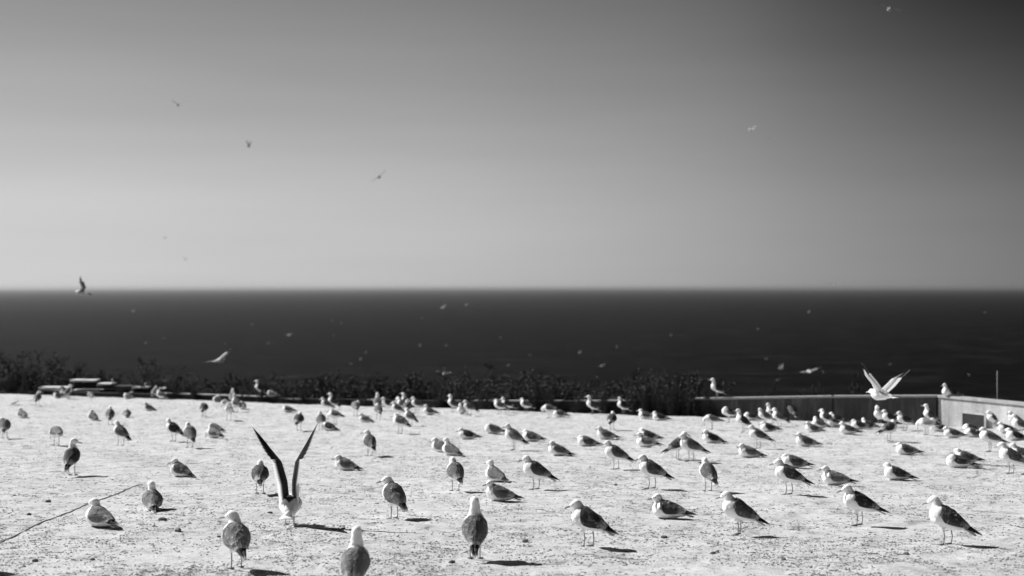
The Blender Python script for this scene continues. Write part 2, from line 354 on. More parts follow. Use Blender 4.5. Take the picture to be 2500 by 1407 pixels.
tag(ob('peg', pk.mesh('peg', M_wood, True), loc=(X_, Y_, Z_ + 0.01)), 'small pale peg standing on the dark crate at left', 'peg')
# pale warped sheet lying on the ground at left
xs_, ys_ = at(56, 990); sl = MB(); n = 8; vs = []
for i in range(n + 1):
    u = i / n; x = (u - .5) * .58; z = .02 + .15 * math.sin(math.pi * min(1, u * 0.62 + .05)) + .01 * math.sin(9 * u)
    for (yy, zz) in ((-.16, z * .92), (.16, z), (.16, z - .014), (-.16, z * .92 - .014)): vs.append((x, yy, zz))
fs = []
for i in range(n):
    for k in range(4): fs.append((i * 4 + k, i * 4 + (k + 1) % 4, i * 4 + 4 + (k + 1) % 4, i * 4 + 4 + k))
fs += [(3, 2, 1, 0), (n * 4, n * 4 + 1, n * 4 + 2, n * 4 + 3)]; sl.add(vs, fs)
tag(ob('curved_sheet', sl.mesh('curved_sheet', M_wood), loc=(xs_, ys_, float(gz(xs_, ys_))), rot=(0, 0, -.1)), 'pale curved sheet lying on the ground at the far left', 'sheet')

# ------------------------------------------------------------------ shrubs beyond the edge
def shrub_mesh(seed, h, nst, leaves, spread):
    rr = random.Random(seed); st = MB(); lf = MB()
    for i in range(nst):
        a = rr.uniform(0, 2 * math.pi); tilt = rr.uniform(.05, .5) * spread; p = Vector((rr.uniform(-.1, .1), rr.uniform(-.1, .1), 0)); L_ = h * rr.uniform(.55, 1.0)
        d = Vector((math.cos(a) * tilt, math.sin(a) * tilt, 1)).normalized(); pts = [p.copy()]; k = 7
        for j in range(k):
            d = (d + Vector((rr.uniform(-.16, .16), rr.uniform(-.16, .16), rr.uniform(-.02, .1)))).normalized(); p = p + d * L_ / k; pts.append(p.copy())
        st.tube(pts, [.014 * (1 - j / (k + 1.5)) for j in range(k + 1)], 4)
        for b in range(6):
            j = rr.randint(2, k); q = pts[j].copy(); e = (d + Vector((rr.uniform(-.9, .9), rr.uniform(-.9, .9), rr.uniform(0, .4)))).normalized(); tp = [q.copy()]
            for _ in range(3): q = q + e * rr.uniform(.04, .09); tp.append(q.copy())
            st.tube(tp, [.006, .005, .004, .002], 3)
            for _ in range(leaves):
                c = tp[rr.randint(0, 3)] + Vector([rr.gauss(0, .035) for _ in range(3)]); s_ = rr.uniform(.012, .034)
                u = Vector([rr.uniform(-1, 1) for _ in range(3)]).normalized(); v = u.cross(Vector([rr.uniform(-1, 1) for _ in range(3)])).normalized()
                lf.add([c - u * s_, c + v * s_ * .4, c + u * s_, c - v * s_ * .4], [(0, 1, 2, 3)])
    return st.mesh('stems', M_stem), lf.mesh('foliage', M_leaf)
SH = [shrub_mesh(11, 1.5, 20, 34, 1.1), shrub_mesh(12, 1.2, 24, 38, 1.4), shrub_mesh(13, 1.75, 14, 18, .9), shrub_mesh(14, 0.95, 26, 40, 1.7)]
ordn = ['first', 'second', 'third', 'fourth', 'fifth', 'sixth', 'seventh', 'eighth', 'ninth', 'tenth', 'eleventh', 'twelfth']
SHR = [(8, 850, 2, 1.15, 1), (46, 862, 0, 1.1, 0), (88, 885, 0, 1, 1), (130, 900, 1, 1, 0), (150, 912, 3, .9, 2), (193, 903, 3, .8, 2), (245, 905, 1, .9, 2), (300, 905, 0, .9, 1), (352, 872, 2, 1.1, 0), (400, 875, 2, 1.1, 1),
       (450, 930, 3, .9, 0), (500, 925, 1, .8, 1), (560, 915, 1, .9, 2), (620, 905, 0, .95, 1), (680, 915, 1, 1, 0), (745, 910, 0, 1, 1), (800, 925, 3, 1, 0), (850, 915, 1, .9, 1), (905, 925, 3, 1, 0), (960, 930, 1, .9, 1), (1015, 925, 3, 1, 0),
       (1065, 905, 0, 1, 1), (1110, 890, 2, 1, 2), (1150, 905, 1, 1, 0), (1200, 885, 2, 1, 1), (1250, 895, 0, 1.05, 0), (1300, 915, 1, 1, 1), (1345, 930, 3, 1, 0), (1395, 940, 3, .9, 1), (1440, 925, 1, 1, 0), (1480, 915, 0, .9, 1), (1525, 900, 2, .9, 2),
       (1565, 910, 0, 1, 0), (1610, 915, 1, 1.05, 0), (1655, 905, 0, 1, 0), (1690, 925, 3, 1, 0), (1770, 938, 2, .5, 2), (1860, 946, 2, .45, 2), (1990, 958, 1, .4, 2), (2095, 958, 3, .4, 2)]
zones = [(175, 'tall dark shrubs at the far left'), (440, 'shrubs behind the board stacks'), (1030, 'shrubs behind the left half of the gulls'), (1420, 'shrubs behind the middle of the gulls'), (1720, 'brighter leafy shrubs left of the shaded wall'), (2600, 'faint wispy shrubs beyond the shaded wall')]
cnt = {}
for (px, py, k, s_, row) in SHR:
    py += 0 if px < 100 else (16 if px < 1060 else 22 if px < 1790 else 4)
    kx = (px - 1250) / FPX; d = (E0 + 1.1 + row * 1.9 + random.uniform(0, .7)) / (1 + ES * kx); X_, Y_, Z_ = up_at(px, py, d)
    t_ = Y_ - edge(X_); zb = float(np.interp(t_, [0, .6, 2, 4, 7], [-.73, -.74, -.85, -1.15, -1.7])) - .03 - TILT * Y_
    hh = [1.5, 1.2, 1.75, .95][k]; sz = (Z_ - zb) / (hh * .93)
    zn = next(z for z in zones if px < z[0])[1]; cnt[zn] = cnt.get(zn, 0) + 1
    r_ = ob('shrub', None, loc=(X_, Y_, zb), rot=(0, 0, random.uniform(0, 6.28)), scale=(s_ * 1.55, s_ * 1.55, sz))
    tag(r_, f'{ordn[cnt[zn] - 1]} from the left among the {zn}', 'shrub', 'shrubs beyond the far edge')
    ob('stem', SH[k][0], r_); ob('foliage', SH[k][1], r_)

k_ = 0
LOWP = [(25, 938), (62, 948), (95, 946), (290, 955), (425, 950), (475, 945), (600, 968), (640, 960), (690, 978), (735, 972), (835, 968), (900, 975), (1075, 962), (1180, 970), (1310, 955), (1345, 960), (1420, 978), (1470, 965), (1545, 955), (1580, 948), (1615, 940), (1650, 950), (1680, 962), (1725, 985)]
for (px, py) in LOWP:
    kx = (px - 1250) / FPX; d = (E0 + .19) / (1 + ES * kx); X_, Y_, Z_ = up_at(px, py, d); zb = -.70 - TILT * Y_; k_ += 1
    r_ = ob('low_plant', None, loc=(X_, Y_, zb), rot=(0, 0, k_ * 1.3), scale=(.60, .36, (Z_ - zb) / (.95 * .93)))
    nx_ = 'left' if px < 950 else ('middle' if px < 1400 else 'right')
    tag(r_, f'low leafy plant before the {nx_} part of the overgrown wall, ' + ('leftmost' if px in (25, 1075, 1420) else ordn[(k_ - (0 if px < 950 else 12 if px < 1400 else 16)) - 1] + ' from left'), 'plant', 'low plants in front of the overgrown wall')
    ob('stem', SH[3][0], r_); ob('foliage', SH[3][1], r_)

# ------------------------------------------------------------------ debris on the ground (uncountable) and single clods
def scatter(n, seed, near=10.8, per=1):
    rs = np.random.RandomState(seed); out = []
    m = n * 3 // per + 1; dc = near + (46 - near) * rs.rand(m) ** 1.5; xc = (rs.rand(m) * 2 - 1) * (0.375 * dc + 0.3); sg = .012 + .05 * rs.rand(m) ** 2
    x = (xc[:, None] + rs.randn(m, per) * sg[:, None] * 1.5).ravel(); d = (dc[:, None] + rs.randn(m, per) * sg[:, None]).ravel(); q = rs.permutation(len(x)); x = x[q]; d = d[q]
    ok = (d < edge(x) - 0.15) & (vn(x, d, 0.55, 8) + 0.6 * vn(x, d, 0.14, 9) + 0.25 * rs.randn(len(x)) > 0.02)
    return x[ok][:n], d[ok][:n], rs
def blobs(name, n, seed, smin, smax, flat, m, per=1):
    x, y, rs = scatter(n, seed, per=per); n = len(x); z = gz(x, y)
    base = np.array([(1, 0, 0), (0, 1, 0), (-1, 0, 0), (0, -1, 0), (.35, .2, 1), (-.3, -.25, .9)]); F = np.array([(0, 1, 4), (1, 2, 5), (1, 5, 4), (2, 3, 5), (3, 0, 4), (3, 4, 5)])
    s_ = smin + (smax - smin) * rs.rand(n) ** 3; a = rs.rand(n) * 6.28
    P = base[None] * (0.7 + .6 * rs.rand(n, 6, 1)) * s_[:, None, None]; P[:, :, 2] *= flat; P[:, :, 0] *= 1.6
    ca, sa = np.cos(a)[:, None], np.sin(a)[:, None]
    V = np.stack([P[:, :, 0] * ca - P[:, :, 1] * sa + x[:, None], P[:, :, 0] * sa + P[:, :, 1] * ca + y[:, None], P[:, :, 2] + z[:, None] - .001], -1).reshape(-1, 3)
    FF = (F[None] + (np.arange(n) * 6)[:, None, None]).reshape(-1, 3)
    me = bpy.data.meshes.new(name); me.vertices.add(len(V)); me.vertices.foreach_set('co', V.astype(np.float32).ravel())
    me.loops.add(FF.size); me.loops.foreach_set('vertex_index', FF.astype(np.int32).ravel()); me.polygons.add(len(FF))
    me.polygons.foreach_set('loop_start', np.arange(0, FF.size, 3, dtype=np.int32)); me.polygons.foreach_set('loop_total', np.full(len(FF), 3, dtype=np.int32))
    me.update(calc_edges=True); me.materials.append(m); return ob(name, me)
tag(blobs('clods', 120000, 21, .0018, .0115, .75, M_clod, 14), 'small dark clods and droppings scattered over the pale ground', 'clods', kind='stuff')
tag(blobs('pebbles', 50000, 22, .0018, .011, .7, M_stone, 6), 'small grey pebbles scattered over the pale ground', 'pebbles', kind='stuff')
def twigs():
    x, y, rs = scatter(3000, 23); t = MB()
    for i in range(len(x)):
        a = rs.rand() * 6.28; l = .010 + .035 * rs.rand() ** 3; r_ = .0011 + .0007 * rs.rand(); z = float(gz(x[i], y[i])) + .002
        up_ = l * (.9 if rs.rand() < .22 else .12) * rs.rand(); dx, dy = math.cos(a) * l, math.sin(a) * l
        vs = [(x[i] - dx, y[i] - dy, z), (x[i] - dx, y[i] - dy, z + 2 * r_), (x[i] + dx * .2, y[i] + dy * .2 - r_, z + up_ * .6), (x[i] + dx * .2, y[i] + dy * .2 + r_, z + 2 * r_ + up_ * .6), (x[i] + dx, y[i] + dy, z + up_)]
        t.add(vs, [(0, 2, 3, 1), (2, 4, 3), (0, 1, 3, 2)])
    return ob('twigs', t.mesh('twigs', M_clod))
tag(twigs(), 'thin dry twigs and straw scattered over the pale ground', 'twigs', kind='stuff')

CL = [(35, 1211, .035, 1, 'small round dark clod on the ground at the left edge above the hose'), (71, 1258, .045, 1, 'dark clod left of the hose near the left edge'),
 (118, 1228, .06, 1, 'flat dark clod just above the hose, left of the seated gull'), (397, 1276, .07, 1, 'wide dark clod below the seated gull right of the hose'), (434, 1303, .08, .6, 'flat pale stone left of the foreground gull standing at lower left'),
 (86, 1371, .05, 1, 'dark clod near the bottom left corner shadow'), (226, 1374, .045, 1, 'dark clod at lower left below the seated gull by the hose'), (1104, 1383, .05, 1, 'dark clod just left below the alert gull at bottom centre'),
 (660, 1259, .045, 1, 'dark clod left of the wing-raising gull'), (534, 1315, .04, 1, 'dark clod touching the left side of the lower left standing gull'), (838, 1298, .04, 1, 'dark clod in front of the shadow of the wing-raising gull'),
 (1621, 1322, .055, 1, 'smooth dark stone below the seated gull right of the walking gull'), (1751, 1352, .04, 1, 'upper of two dark clods below the gull with drooping bill'), (1741, 1358, .045, 1, 'lower of two dark clods below the gull with drooping bill'),
 (1503, 1182, .045, 1, 'dark clod left of the standing gull in the middle distance right of centre'), (1913, 1370, .045, 1, 'dark clod at the bottom right of centre'), (2213, 1356, .05, 1, 'dark clod below the shadow of the dark-backed gull at right'), (1282, 1330, .06, .8, 'flat grey stone between the alert gull and the walking gull')]
for i, (px, py, s_, dk, lb) in enumerate(CL):
    x, y = at(px, py); rr = random.Random(i); m_ = MB(); m_.ell((0, 0, 0), (s_ * .5 * 1.2, s_ * .42, s_ * .3), nu=9, nv=6)
    m_.v = [tuple(c * (1 + rr.uniform(-.16, .16)) for c in v) for v in m_.v]
    tag(ob('clod' if dk == 1 else 'stone', m_.mesh('clod', M_clod if dk == 1 else M_stone, False), loc=(x, y, float(gz(x, y)) + s_ * .14), rot=(0, 0, rr.uniform(0, 3))), lb, 'clod' if dk == 1 else 'stone', 'clods and stones on the ground')

# hose across the lower left
hp_ = [(-40, 1348), (0, 1326), (60, 1299.5), (120, 1273.5), (180, 1248), (215, 1233.5), (250, 1219), (290, 1202.5), (325, 1188.5), (352, 1178)]
P = []
for a, b in zip(hp_[:-1], hp_[1:]):
    for k in range(6):
        u = k / 6; px = a[0] + (b[0] - a[0]) * u; py = a[1] + (b[1] - a[1]) * u; x, y = at(px, py); P.append(Vector((x, y, float(gz(x, y)) + .003)))
O = P[0].copy(); hm = MB(); hm.tube([p - O for p in P], [.0062 + .0018 * math.sin(i * .9) for i in range(len(P))], 8, up=Vector((0, 0, 1)))
tag(ob('hose', hm.mesh('hose', M_hose, True), loc=O), 'thin dark hose lying diagonally across the ground at lower left', 'hose')

# ------------------------------------------------------------------ gulls
TS = np.array([-.215, -.19, -.15, -.10, -.04, .02, .07, .11, .14, .158]); TW = np.array([.016, .028, .046, .064, .080, .090, .090, .077, .053, .02]); TH = np.array([.011, .020, .037, .057, .075, .085, .088, .077, .054, .02])
WW = np.array([.030, .040, .056, .072, .086, .094, .093, .078, .055, .02]); WH = np.array([.028, .037, .050, .065, .079, .088, .090, .079, .055, .02])
TW = TW * 1.07; TH = TH * 1.06; WW = WW * 1.07; WH = WH * 1.06
def frame(pitch): return Vector((math.cos(pitch), 0, math.sin(pitch))), Vector((-math.sin(pitch), 0, math.cos(pitch)))
POSE = {   # torso centre height, pitch, neck base, head centre, head yaw, head pitch, neck radius at the head
 'stand':  (.232, 24, (.078, 0, .29), (.116, 0, .372), 0, -6, .037), 'standL': (.232, 24, (.078, 0, .29), (.112, .012, .382), 62, -6, .037), 'standR': (.232, 24, (.078, 0, .29), (.112, -.012, .382), -62, -6, .037),
 'look':   (.230, 22, (.080, 0, .288), (.116, .006, .366), 26, -8, .038),
 'alert':  (.238, 32, (.072, 0, .31), (.096, 0, .450), 8, 2, .033), 'alertL': (.238, 29, (.074, 0, .305), (.102, .01, .436), 65, 0, .034), 'alertR': (.238, 34, (.066, 0, .31), (.090, -.01, .442), -78, -4, .033),
 'hunch':  (.230, 18, (.08, 0, .28), (.112, 0, .345), 6, -8, .040), 'hunchL': (.230, 19, (.08, 0, .28), (.106, .012, .349), 55, -8, .040),
 'preen':  (.232, 8, (.09, 0, .265), (.165, .035, .205), 60, -75, .037), 'preenB': (.234, 19, (.076, 0, .285), (.055, .066, .325), 150, -28, .038), 'preenR': (.234, 19, (.076, 0, .285), (.055, -.066, .325), -150, -28, .038),
 'sit':    (.084, 9, (.082, 0, .115), (.112, 0, .198), 0, -4, .037), 'sitL': (.084, 10, (.082, 0, .115), (.106, .012, .200), 55, -4, .037), 'sitR': (.084, 10, (.082, 0, .115), (.106, -.012, .198), -50, -4, .037),
 'sitH':   (.083, 7, (.082, 0, .105), (.112, .004, .170), 12, -8, .040), 'sitA': (.086, 12, (.08, 0, .12), (.102, 0, .235), 20, 0, .034), 'sitT': (.083, 8, (.08, 0, .11), (.062, .056, .156), 155, -18, .039), 'sitP': (.084, 10, (.08, 0, .115), (.135, .055, .115), 95, -50, .037),
 'takeoff': (.190, 16, (.085, 0, .225), (.155, 0, .235), 0, -8, .036), 'fly': (.0, 2, (.085, 0, .02), (.165, 0, .035), 0, -8, .036)}
def torso_pt(cz, ax, up, s, th, side, W_, H_, off):
    w_ = float(np.interp(s, TS, W_)) + off; h_ = float(np.interp(s, TS, H_)) + off
    return Vector((0, 0, cz)) + ax * s + up * (math.cos(th) * h_) + Vector((0, side, 0)) * (math.sin(th) * w_)
PM = {}
def remesh(mb, vox, sm):
    me = mb.mesh('tmp', None); o = bpy.data.objects.new('tmp', me); C.objects.link(o)
    r_ = o.modifiers.new('r', 'REMESH'); r_.mode = 'VOXEL'; r_.voxel_size = vox; r_.use_smooth_shade = True
    s_ = o.modifiers.new('s', 'SMOOTH'); s_.factor = .6; s_.iterations = sm
    bpy.context.view_layer.update(); dg = bpy.context.evaluated_depsgraph_get()
    out = bpy.data.meshes.new_from_object(o.evaluated_get(dg)); bpy.data.objects.remove(o); bpy.data.meshes.remove(me)
    return out
def fold_wing(cz, ax, up, side, rr, droop=0, lump=0):
    a = MB(); nu, nv = 14, 8
    def lim(u): return R(float(np.interp(u, [0, .08, .2, .35, .6, .85, 1], [22, 52, 84, 100, 98, 84, 66]))) + R(droop) * min(1, u * 3)
    def sp(u, v, off):
        s = .078 - u * .280; tl = R(-3); th = tl + (lim(u) - tl) * v; return torso_pt(cz, ax, up, s, th, side, WW, WH, off + .010 * float(vn(s + lump, th * .09, .05, 6)) + .005 * float(vn(s + lump, th * .09, .018, 7)) + .004 * v)
    vs = []; cs = []
    for i in range(nu):
        for j in range(nv + 1):
            u = i / (nu - 1); v = min(j, nv - 1) / (nv - 1); edge_ = (i in (0, nu - 1)) or j == nv
            vs.append(sp(u, v, -.010 if edge_ else .003)); cs.append((1, 0, .5, 1))
    a.add(vs, [(i * (nv + 1) + j, (i + 1) * (nv + 1) + j, (i + 1) * (nv + 1) + j + 1, i * (nv + 1) + j + 1) for i in range(nu - 1) for j in range(nv)], cs)
    rows = [(.02, .05), (.10, .05), (.18, .055), (.26, .055), (.34, .06), (.42, .065), (.50, .07), (.58, .075), (.67, .085), (.75, .085)]
    for ri, (u0, ln) in enumerate(rows):
        k = 7
        for j in range(k):
            v0 = (j + .5 * (ri % 2) + rr.uniform(-.1, .1)) / (k - .3); v0 = min(.98, v0); du = ln / .315; wv = .085; b_ = rr.uniform(.35, .65)
            pts = []; o0 = .0035; o1 = .0042 + rr.uniform(0, .0014)
            for (uu, vv, of) in ((u0, v0 - wv, o0), (u0, v0 + wv, o0), (u0 + du * .6, v0 - wv * 1.15, (o0 + o1) / 2), (u0 + du * .6, v0 + wv * 1.15, (o0 + o1) / 2), (u0 + du, v0 - wv * .4, o1), (u0 + du, v0 + wv * .4, o1)):
                pts.append(sp(min(1.05, uu), max(0, min(1.02, vv)), of))
            tipw = 1.0
            mid_ = 1.0
            if ri >= 7 and .22 < v0 < .97: tipw = .03 if (ri > 7 or rr.random() < .5) else .35          # pale crescent where the tertials end
            elif ri >= 8: tipw = .5
            elif rr.random() < .10: tipw = .45
            mid_ = .12 if (ri >= 8 and rr.random() < .75) else 1.0
            a.add(pts, [(0, 2, 3, 1), (2, 4, 5, 3)], [(1, 0, b_, 1)] * 2 + [(mid_, 0, b_, 1)] * 2 + [(tipw, 0, b_, 1)] * 2)
    return a
def prim_tip(cz, ax, up, side, rr):
    a = MB()
    for k in range(5):
        L_ = .20 - .026 * k; s0 = -.125 + .003 * k; n0 = .034 - .005 * k; n1 = .020 - .004 * k; y0 = side * (.030 + .003 * k); y1 = side * (.006 + .004 * k) ; vs = []; cs = []; m = 5
        for i in range(m + 1):
            u = i / m; s = s0 - L_ * u; wd = .016 * (1 - .25 * u) * (1 if u < .9 else .35); y = y0 + (y1 - y0) * u; nn = n0 + (n1 - n0) * u - .006 * u * u
            c = Vector((0, y, cz)) + ax * s + up * nn; blk = min(1, .45 + u * 1.5); wt = 0 if u < .97 else .75
            for q in (c + Vector((0, wd, -.003)), c + up * .005, c - Vector((0, wd, .003))): vs.append(q); cs.append((1 - wt, blk * (1 - wt), .4, 1))
        fs = []
        for i in range(m): fs += [(i * 3, i * 3 + 1, i * 3 + 4, i * 3 + 3), (i * 3 + 1, i * 3 + 2, i * 3 + 5, i * 3 + 4), (i * 3, i * 3 + 3, i * 3 + 5, i * 3 + 2)]
        a.add(vs, fs, cs)
    return a
def gull_parts(key, var=0):
    if (key, var) in PM: return PM[(key, var)]
    cz, pt, nb, hc, yaw, hp, nr = POSE[key]; rr = random.Random(sum(map(ord, key)) * 7 + var); b = MB()
    if var:
        dp = rr.uniform(-4, 4); pt += dp; dz = dp * .0014 + rr.uniform(-.016, .016); nb = (nb[0], nb[1], nb[2] + dp * .0013)
        hc = (hc[0] + rr.uniform(-.010, .006), hc[1] + rr.uniform(-.010, .010), hc[2] + dz); yaw += rr.uniform(-22, 22) * (0 if key in ('fly', 'takeoff', 'preen', 'sitP') else 1); hp += rr.uniform(-9, 5); nr += rr.uniform(-.002, .003)
    ax, up = frame(R(pt)); droop = [rr.uniform(-6, 10), rr.uniform(-6, 10)]; lump = rr.uniform(0, 50)
    nn = 16; rings = [Vector((0, 0, cz)) + ax * s for s in TS]
    vs = []; 
    for s in TS:
        for k in range(nn): vs.append(torso_pt(cz, ax, up, s, 2 * math.pi * k / nn, 1.18 if key == 'takeoff' else 1, TW, TH, 0))
    fs = [(i * nn + k, i * nn + (k + 1) % nn, (i + 1) * nn + (k + 1) % nn, (i + 1) * nn + k) for i in range(len(TS) - 1) for k in range(nn)] + [tuple(range(nn))[::-1], tuple((len(TS) - 1) * nn + k for k in range(nn))]
    b.add(vs, fs)
    hc = Vector(hc); nb = Vector(nb); hd = Vector((math.cos(R(yaw)) * math.cos(R(hp)), math.sin(R(yaw)) * math.cos(R(hp)), math.sin(R(hp))))
    zz = Vector((0, 0, 1)) - hd * hd.z; zz = zz.normalized() if zz.length > .15 else Vector((1, 0, 0)); yy = zz.cross(hd).normalized(); zz = hd.cross(yy)
    M = Matrix((hd, yy, zz)).transposed()
    # neck: bezier from inside the breast to the back of the head
    p0 = nb - Vector((.02, 0, .02)); p3 = hc - hd * .010 - zz * .010; L_ = (p3 - p0).length
    t0 = Vector((.45, 0, .9)).normalized() if key not in ('preen', 'sitP', 'takeoff', 'fly') else Vector((1, 0, .35)).normalized()
    t1 = (hd * .3 + zz).normalized() if key not in ('preen', 'sitP', 'takeoff', 'fly') else (hd * .8 + zz * .3).normalized()
    p1 = p0 + t0 * L_ * .4; p2 = p3 - t1 * L_ * .4; pts = []; rd = []
    for i in range(9):
        u = i / 8; pts.append(p0 * (1 - u) ** 3 + p1 * 3 * u * (1 - u) ** 2 + p2 * 3 * u * u * (1 - u) + p3 * u ** 3); rd.append(.074 + (nr * 1.08 - .074) * (u ** .6))
    b.tube(pts, rd, 16)
    b.ell(hc, (.048, .038, .040), M); b.ell(hc + hd * .026 - zz * .004, (.036, .025, .027), M); b.ell(hc - hd * .014 - zz * .006, (.039, .038, .039), M)
    b.ell(hc + hd * .047 - zz * .008, (.020, .013, .016), M)
    sitting = key.startswith('sit'); lgx = {'look': .022, 'standL': -.012, 'hunch': .010}.get(key, .004)
    if not sitting:
        if key != 'fly':
            for sd_ in (-1, 1): b.tube([(-.004 + sd_ * lgx, sd_ * .036, cz - .045), (-.004 + sd_ * lgx, sd_ * .039, cz - .082), (-.002 + sd_ * lgx, sd_ * .040, cz - .108)], [.034, .024, .009], 10)
    else: b.ell((0.0, 0, .045), (.13, .074, .048))
    body = remesh(b, .0062, 5); body.name = 'body_' + key
    co = np.zeros(len(body.vertices) * 3); body.vertices.foreach_get('co', co); co = co.reshape(-1, 3); no = np.zeros(len(co) * 3); body.vertices.foreach_get('normal', no); no = no.reshape(-1, 3)
    near_h = np.clip((np.linalg.norm(co - np.array(hc), axis=1) - .05) / .05, .15, 1)
    dsp = (.009 * vn(co[:, 0] + lump, co[:, 2] * .9 + co[:, 1] * 1.1, .045, 2) + .005 * vn(co[:, 0] * 1.0 + lump, co[:, 1] + co[:, 2] * 1.3, .020, 4)) * near_h
    co = co + no * dsp[:, None]; body.vertices.foreach_set('co', co.astype(np.float32).ravel()); body.update()
    rel = co - np.array((0, 0, cz)); s_ = rel @ np.array(ax); u_ = rel @ np.array(up)
    nz = vn(co[:, 0] * 40, co[:, 1] * 40 + co[:, 2] * 37, 1.0, 3) * .012
    mt = (np.clip((.052 + nz - s_ - np.maximum(0, u_ - .06) * 1.2) / .012, 0, 1) * np.clip((s_ + .165) / .02, 0, 1) * np.clip((u_ - .012 + nz) / .008, 0, 1))
    dist_h = np.linalg.norm(co - np.array(hc), axis=1); mt *= np.clip((dist_h - .055) / .01, 0, 1)
    neckfar = np.clip((.012 + np.interp(s_, TS, TH) - u_) / .008, 0, 1); mt *= neckfar
    if key == 'takeoff': mt *= np.clip((s_ + .09 - abs(co[:, 1]) * 1.6) / .015, 0, 1)
    col = np.stack([mt, mt * 0, mt * 0 + .5, mt * 0 + 1], -1)
    a = body.color_attributes.new('plumage', 'FLOAT_COLOR', 'POINT'); a.data.foreach_set('color', col.astype(np.float32).ravel())
    body.materials.clear(); body.materials.append(M_feather)
    # beak
    q = MB(); bp = hc + hd * .056 - zz * .0085; prof = [(-.012, 0, .0095, .0125), (0, 0, .0082, .0112), (.020, -.001, .0066, .0092), (.038, -.002, .0058, .0098), (.050, -.0050, .0044, .0075), (.057, -.011, .0020, .0034)]
    rs = []
    for (l, dz, rw, rh) in prof:
        c = bp + hd * l + zz * dz
        for k in range(8): an = 2 * math.pi * k / 8; rs.append(c + yy * rw * math.cos(an) + zz * rh * math.sin(an))
    q.add(rs, [(i * 8 + k, i * 8 + (k + 1) % 8, (i + 1) * 8 + (k + 1) % 8, (i + 1) * 8 + k) for i in range(5) for k in range(8)] + [tuple(40 + k for k in range(8))])
    beak = q.mesh('beak', M_beak, True); eyes = []
    for sd_ in (-1, 1):
        e = MB(); e.ell(hc + hd * .028 + yy * sd_ * .0245 + zz * .006, (.0058, .0050, .0055), M, 8, 6); eyes.append(e.mesh('eye', M_eye, True))
    # tail
    t = MB(); vs = []; cs = []; fan = .075 if key in ('fly', 'takeoff') else .030
    for i in range(6):
        u = i / 5; s = -.15 - .135 * u; wd = .020 + (fan - .02) * u; zt = -.004 - .010 * u
        for j in range(5):
            y = (j / 4 * 2 - 1) * wd; c = Vector((0, y, cz)) + ax * (s + .012 * abs(j / 4 * 2 - 1) * (u > .9)) + up * (zt - .10 * abs(y) + .004); vs.append(c); cs.append((0, 0, .5, 1))
        for j in range(5):
            y = (j / 4 * 2 - 1) * wd; c = Vector((0, y, cz)) + ax * s + up * (zt - .10 * abs(y) - .004 * (1 - u)); vs.append(c); cs.append((0, 0, .5, 1))
    fs = []
    for i in range(5):
        for j in range(4): fs += [(i * 10 + j, i * 10 + j + 1, i * 10 + 11 + j, i * 10 + 10 + j), (i * 10 + 5 + j, i * 10 + 15 + j, i * 10 + 16 + j, i * 10 + 6 + j)]
        fs += [(i * 10, i * 10 + 10, i * 10 + 15, i * 10 + 5), (i * 10 + 4, i * 10 + 9, i * 10 + 19, i * 10 + 14)]
    fs.append((50, 51, 52, 53, 54, 59, 58, 57, 56, 55)); t.add(vs, fs, cs); tail = t.mesh('tail', M_feather, True)
    wings = []; tips = []; legs = []
    if key not in ('fly', 'takeoff'):
        for sd_ in (-1, 1):
            wings.append(fold_wing(cz, ax, up, sd_, rr, droop[(sd_ + 1) // 2], lump + sd_).mesh('wing', M_feather)); tips.append(prim_tip(cz, ax, up, sd_, rr).mesh('wing_tip', M_feather))
    if not sitting and key != 'fly':
        for sd_ in (-1, 1):
            l = MB(); y = sd_ * .040; top = cz - .095; lx = sd_ * lgx
            l.tube([(-.002, y, top), (-.012, y, top * .52), (-.004, y, .012)], [.0062, .0052, .0048], 7); l.ell((-.012, y, top * .52), (.0075, .007, .008), None, 7, 5)
            f = [(-.012, y, .012), (.050, y - .026, .004), (.060, y, .004), (.050, y + .026, .004), (-.012, y, .0), (.050, y - .026, -.004), (.060, y, -.004), (.050, y + .026, -.004)]
            l.add(f, [(0, 1, 2), (0, 2, 3), (4, 6, 5), (4, 7, 6), (0, 4, 5, 1), (1, 5, 6, 2), (2, 6, 7, 3), (3, 7, 4, 0)])
            for ty in (-.026, 0, .026): l.tube([(-.006, y, .010), (.056 if ty == 0 else .048, y + ty, .005)], [.005, .0028], 5)
            l.v = [(a_ + lx, b_, c_) for a_, b_, c_ in l.v]; legs.append(l.mesh('leg', M_leg, True))
    PM[(key, var)] = dict(body=body, beak=beak, eyes=eyes, tail=tail, wings=wings, tips=tips, legs=legs); return PM[(key, var)]

# one feather, modelled once: root at the origin, pointing along +x, width along y
def feather_geo(kind):
    n = 7; vs = []; cs = []
    for i in range(n + 1):
        u = i / n; w_ = .5 * (math.sin(math.pi * min(1, u * .93 + .10)) ** .45 if u < 1 else .12); z = .06 * math.sin(u * 2.6)
        if kind == 'primary': c = (1, .35, .3, 1) if u < .35 else (1, 1, .3, 1) if u < .90 else (.2, .1, .5, 1); w_ *= (1 - .35 * u)
        else: c = (1, .35, .4, 1) if u < .46 else ((.5, 0, .5, 1) if u < .58 else (0, 0, .5, 1))
        for (y, dz) in ((-w_, -.05), (0, .04), (w_ * .9, -.05)): vs.append((u, y, z * 0.6 + dz)); cs.append(c)
    fs = []
    for i in range(n): fs += [(i * 3, i * 3 + 3, i * 3 + 4, i * 3 + 1), (i * 3 + 1, i * 3 + 4, i * 3 + 5, i * 3 + 2)]
    return vs, fs, cs
FG = {k: feather_geo(k) for k in ('primary', 'secondary')}
FM = {k: mesh('feather_' + k, *FG[k][:2], M_vane, True, FG[k][2]) for k in FG}
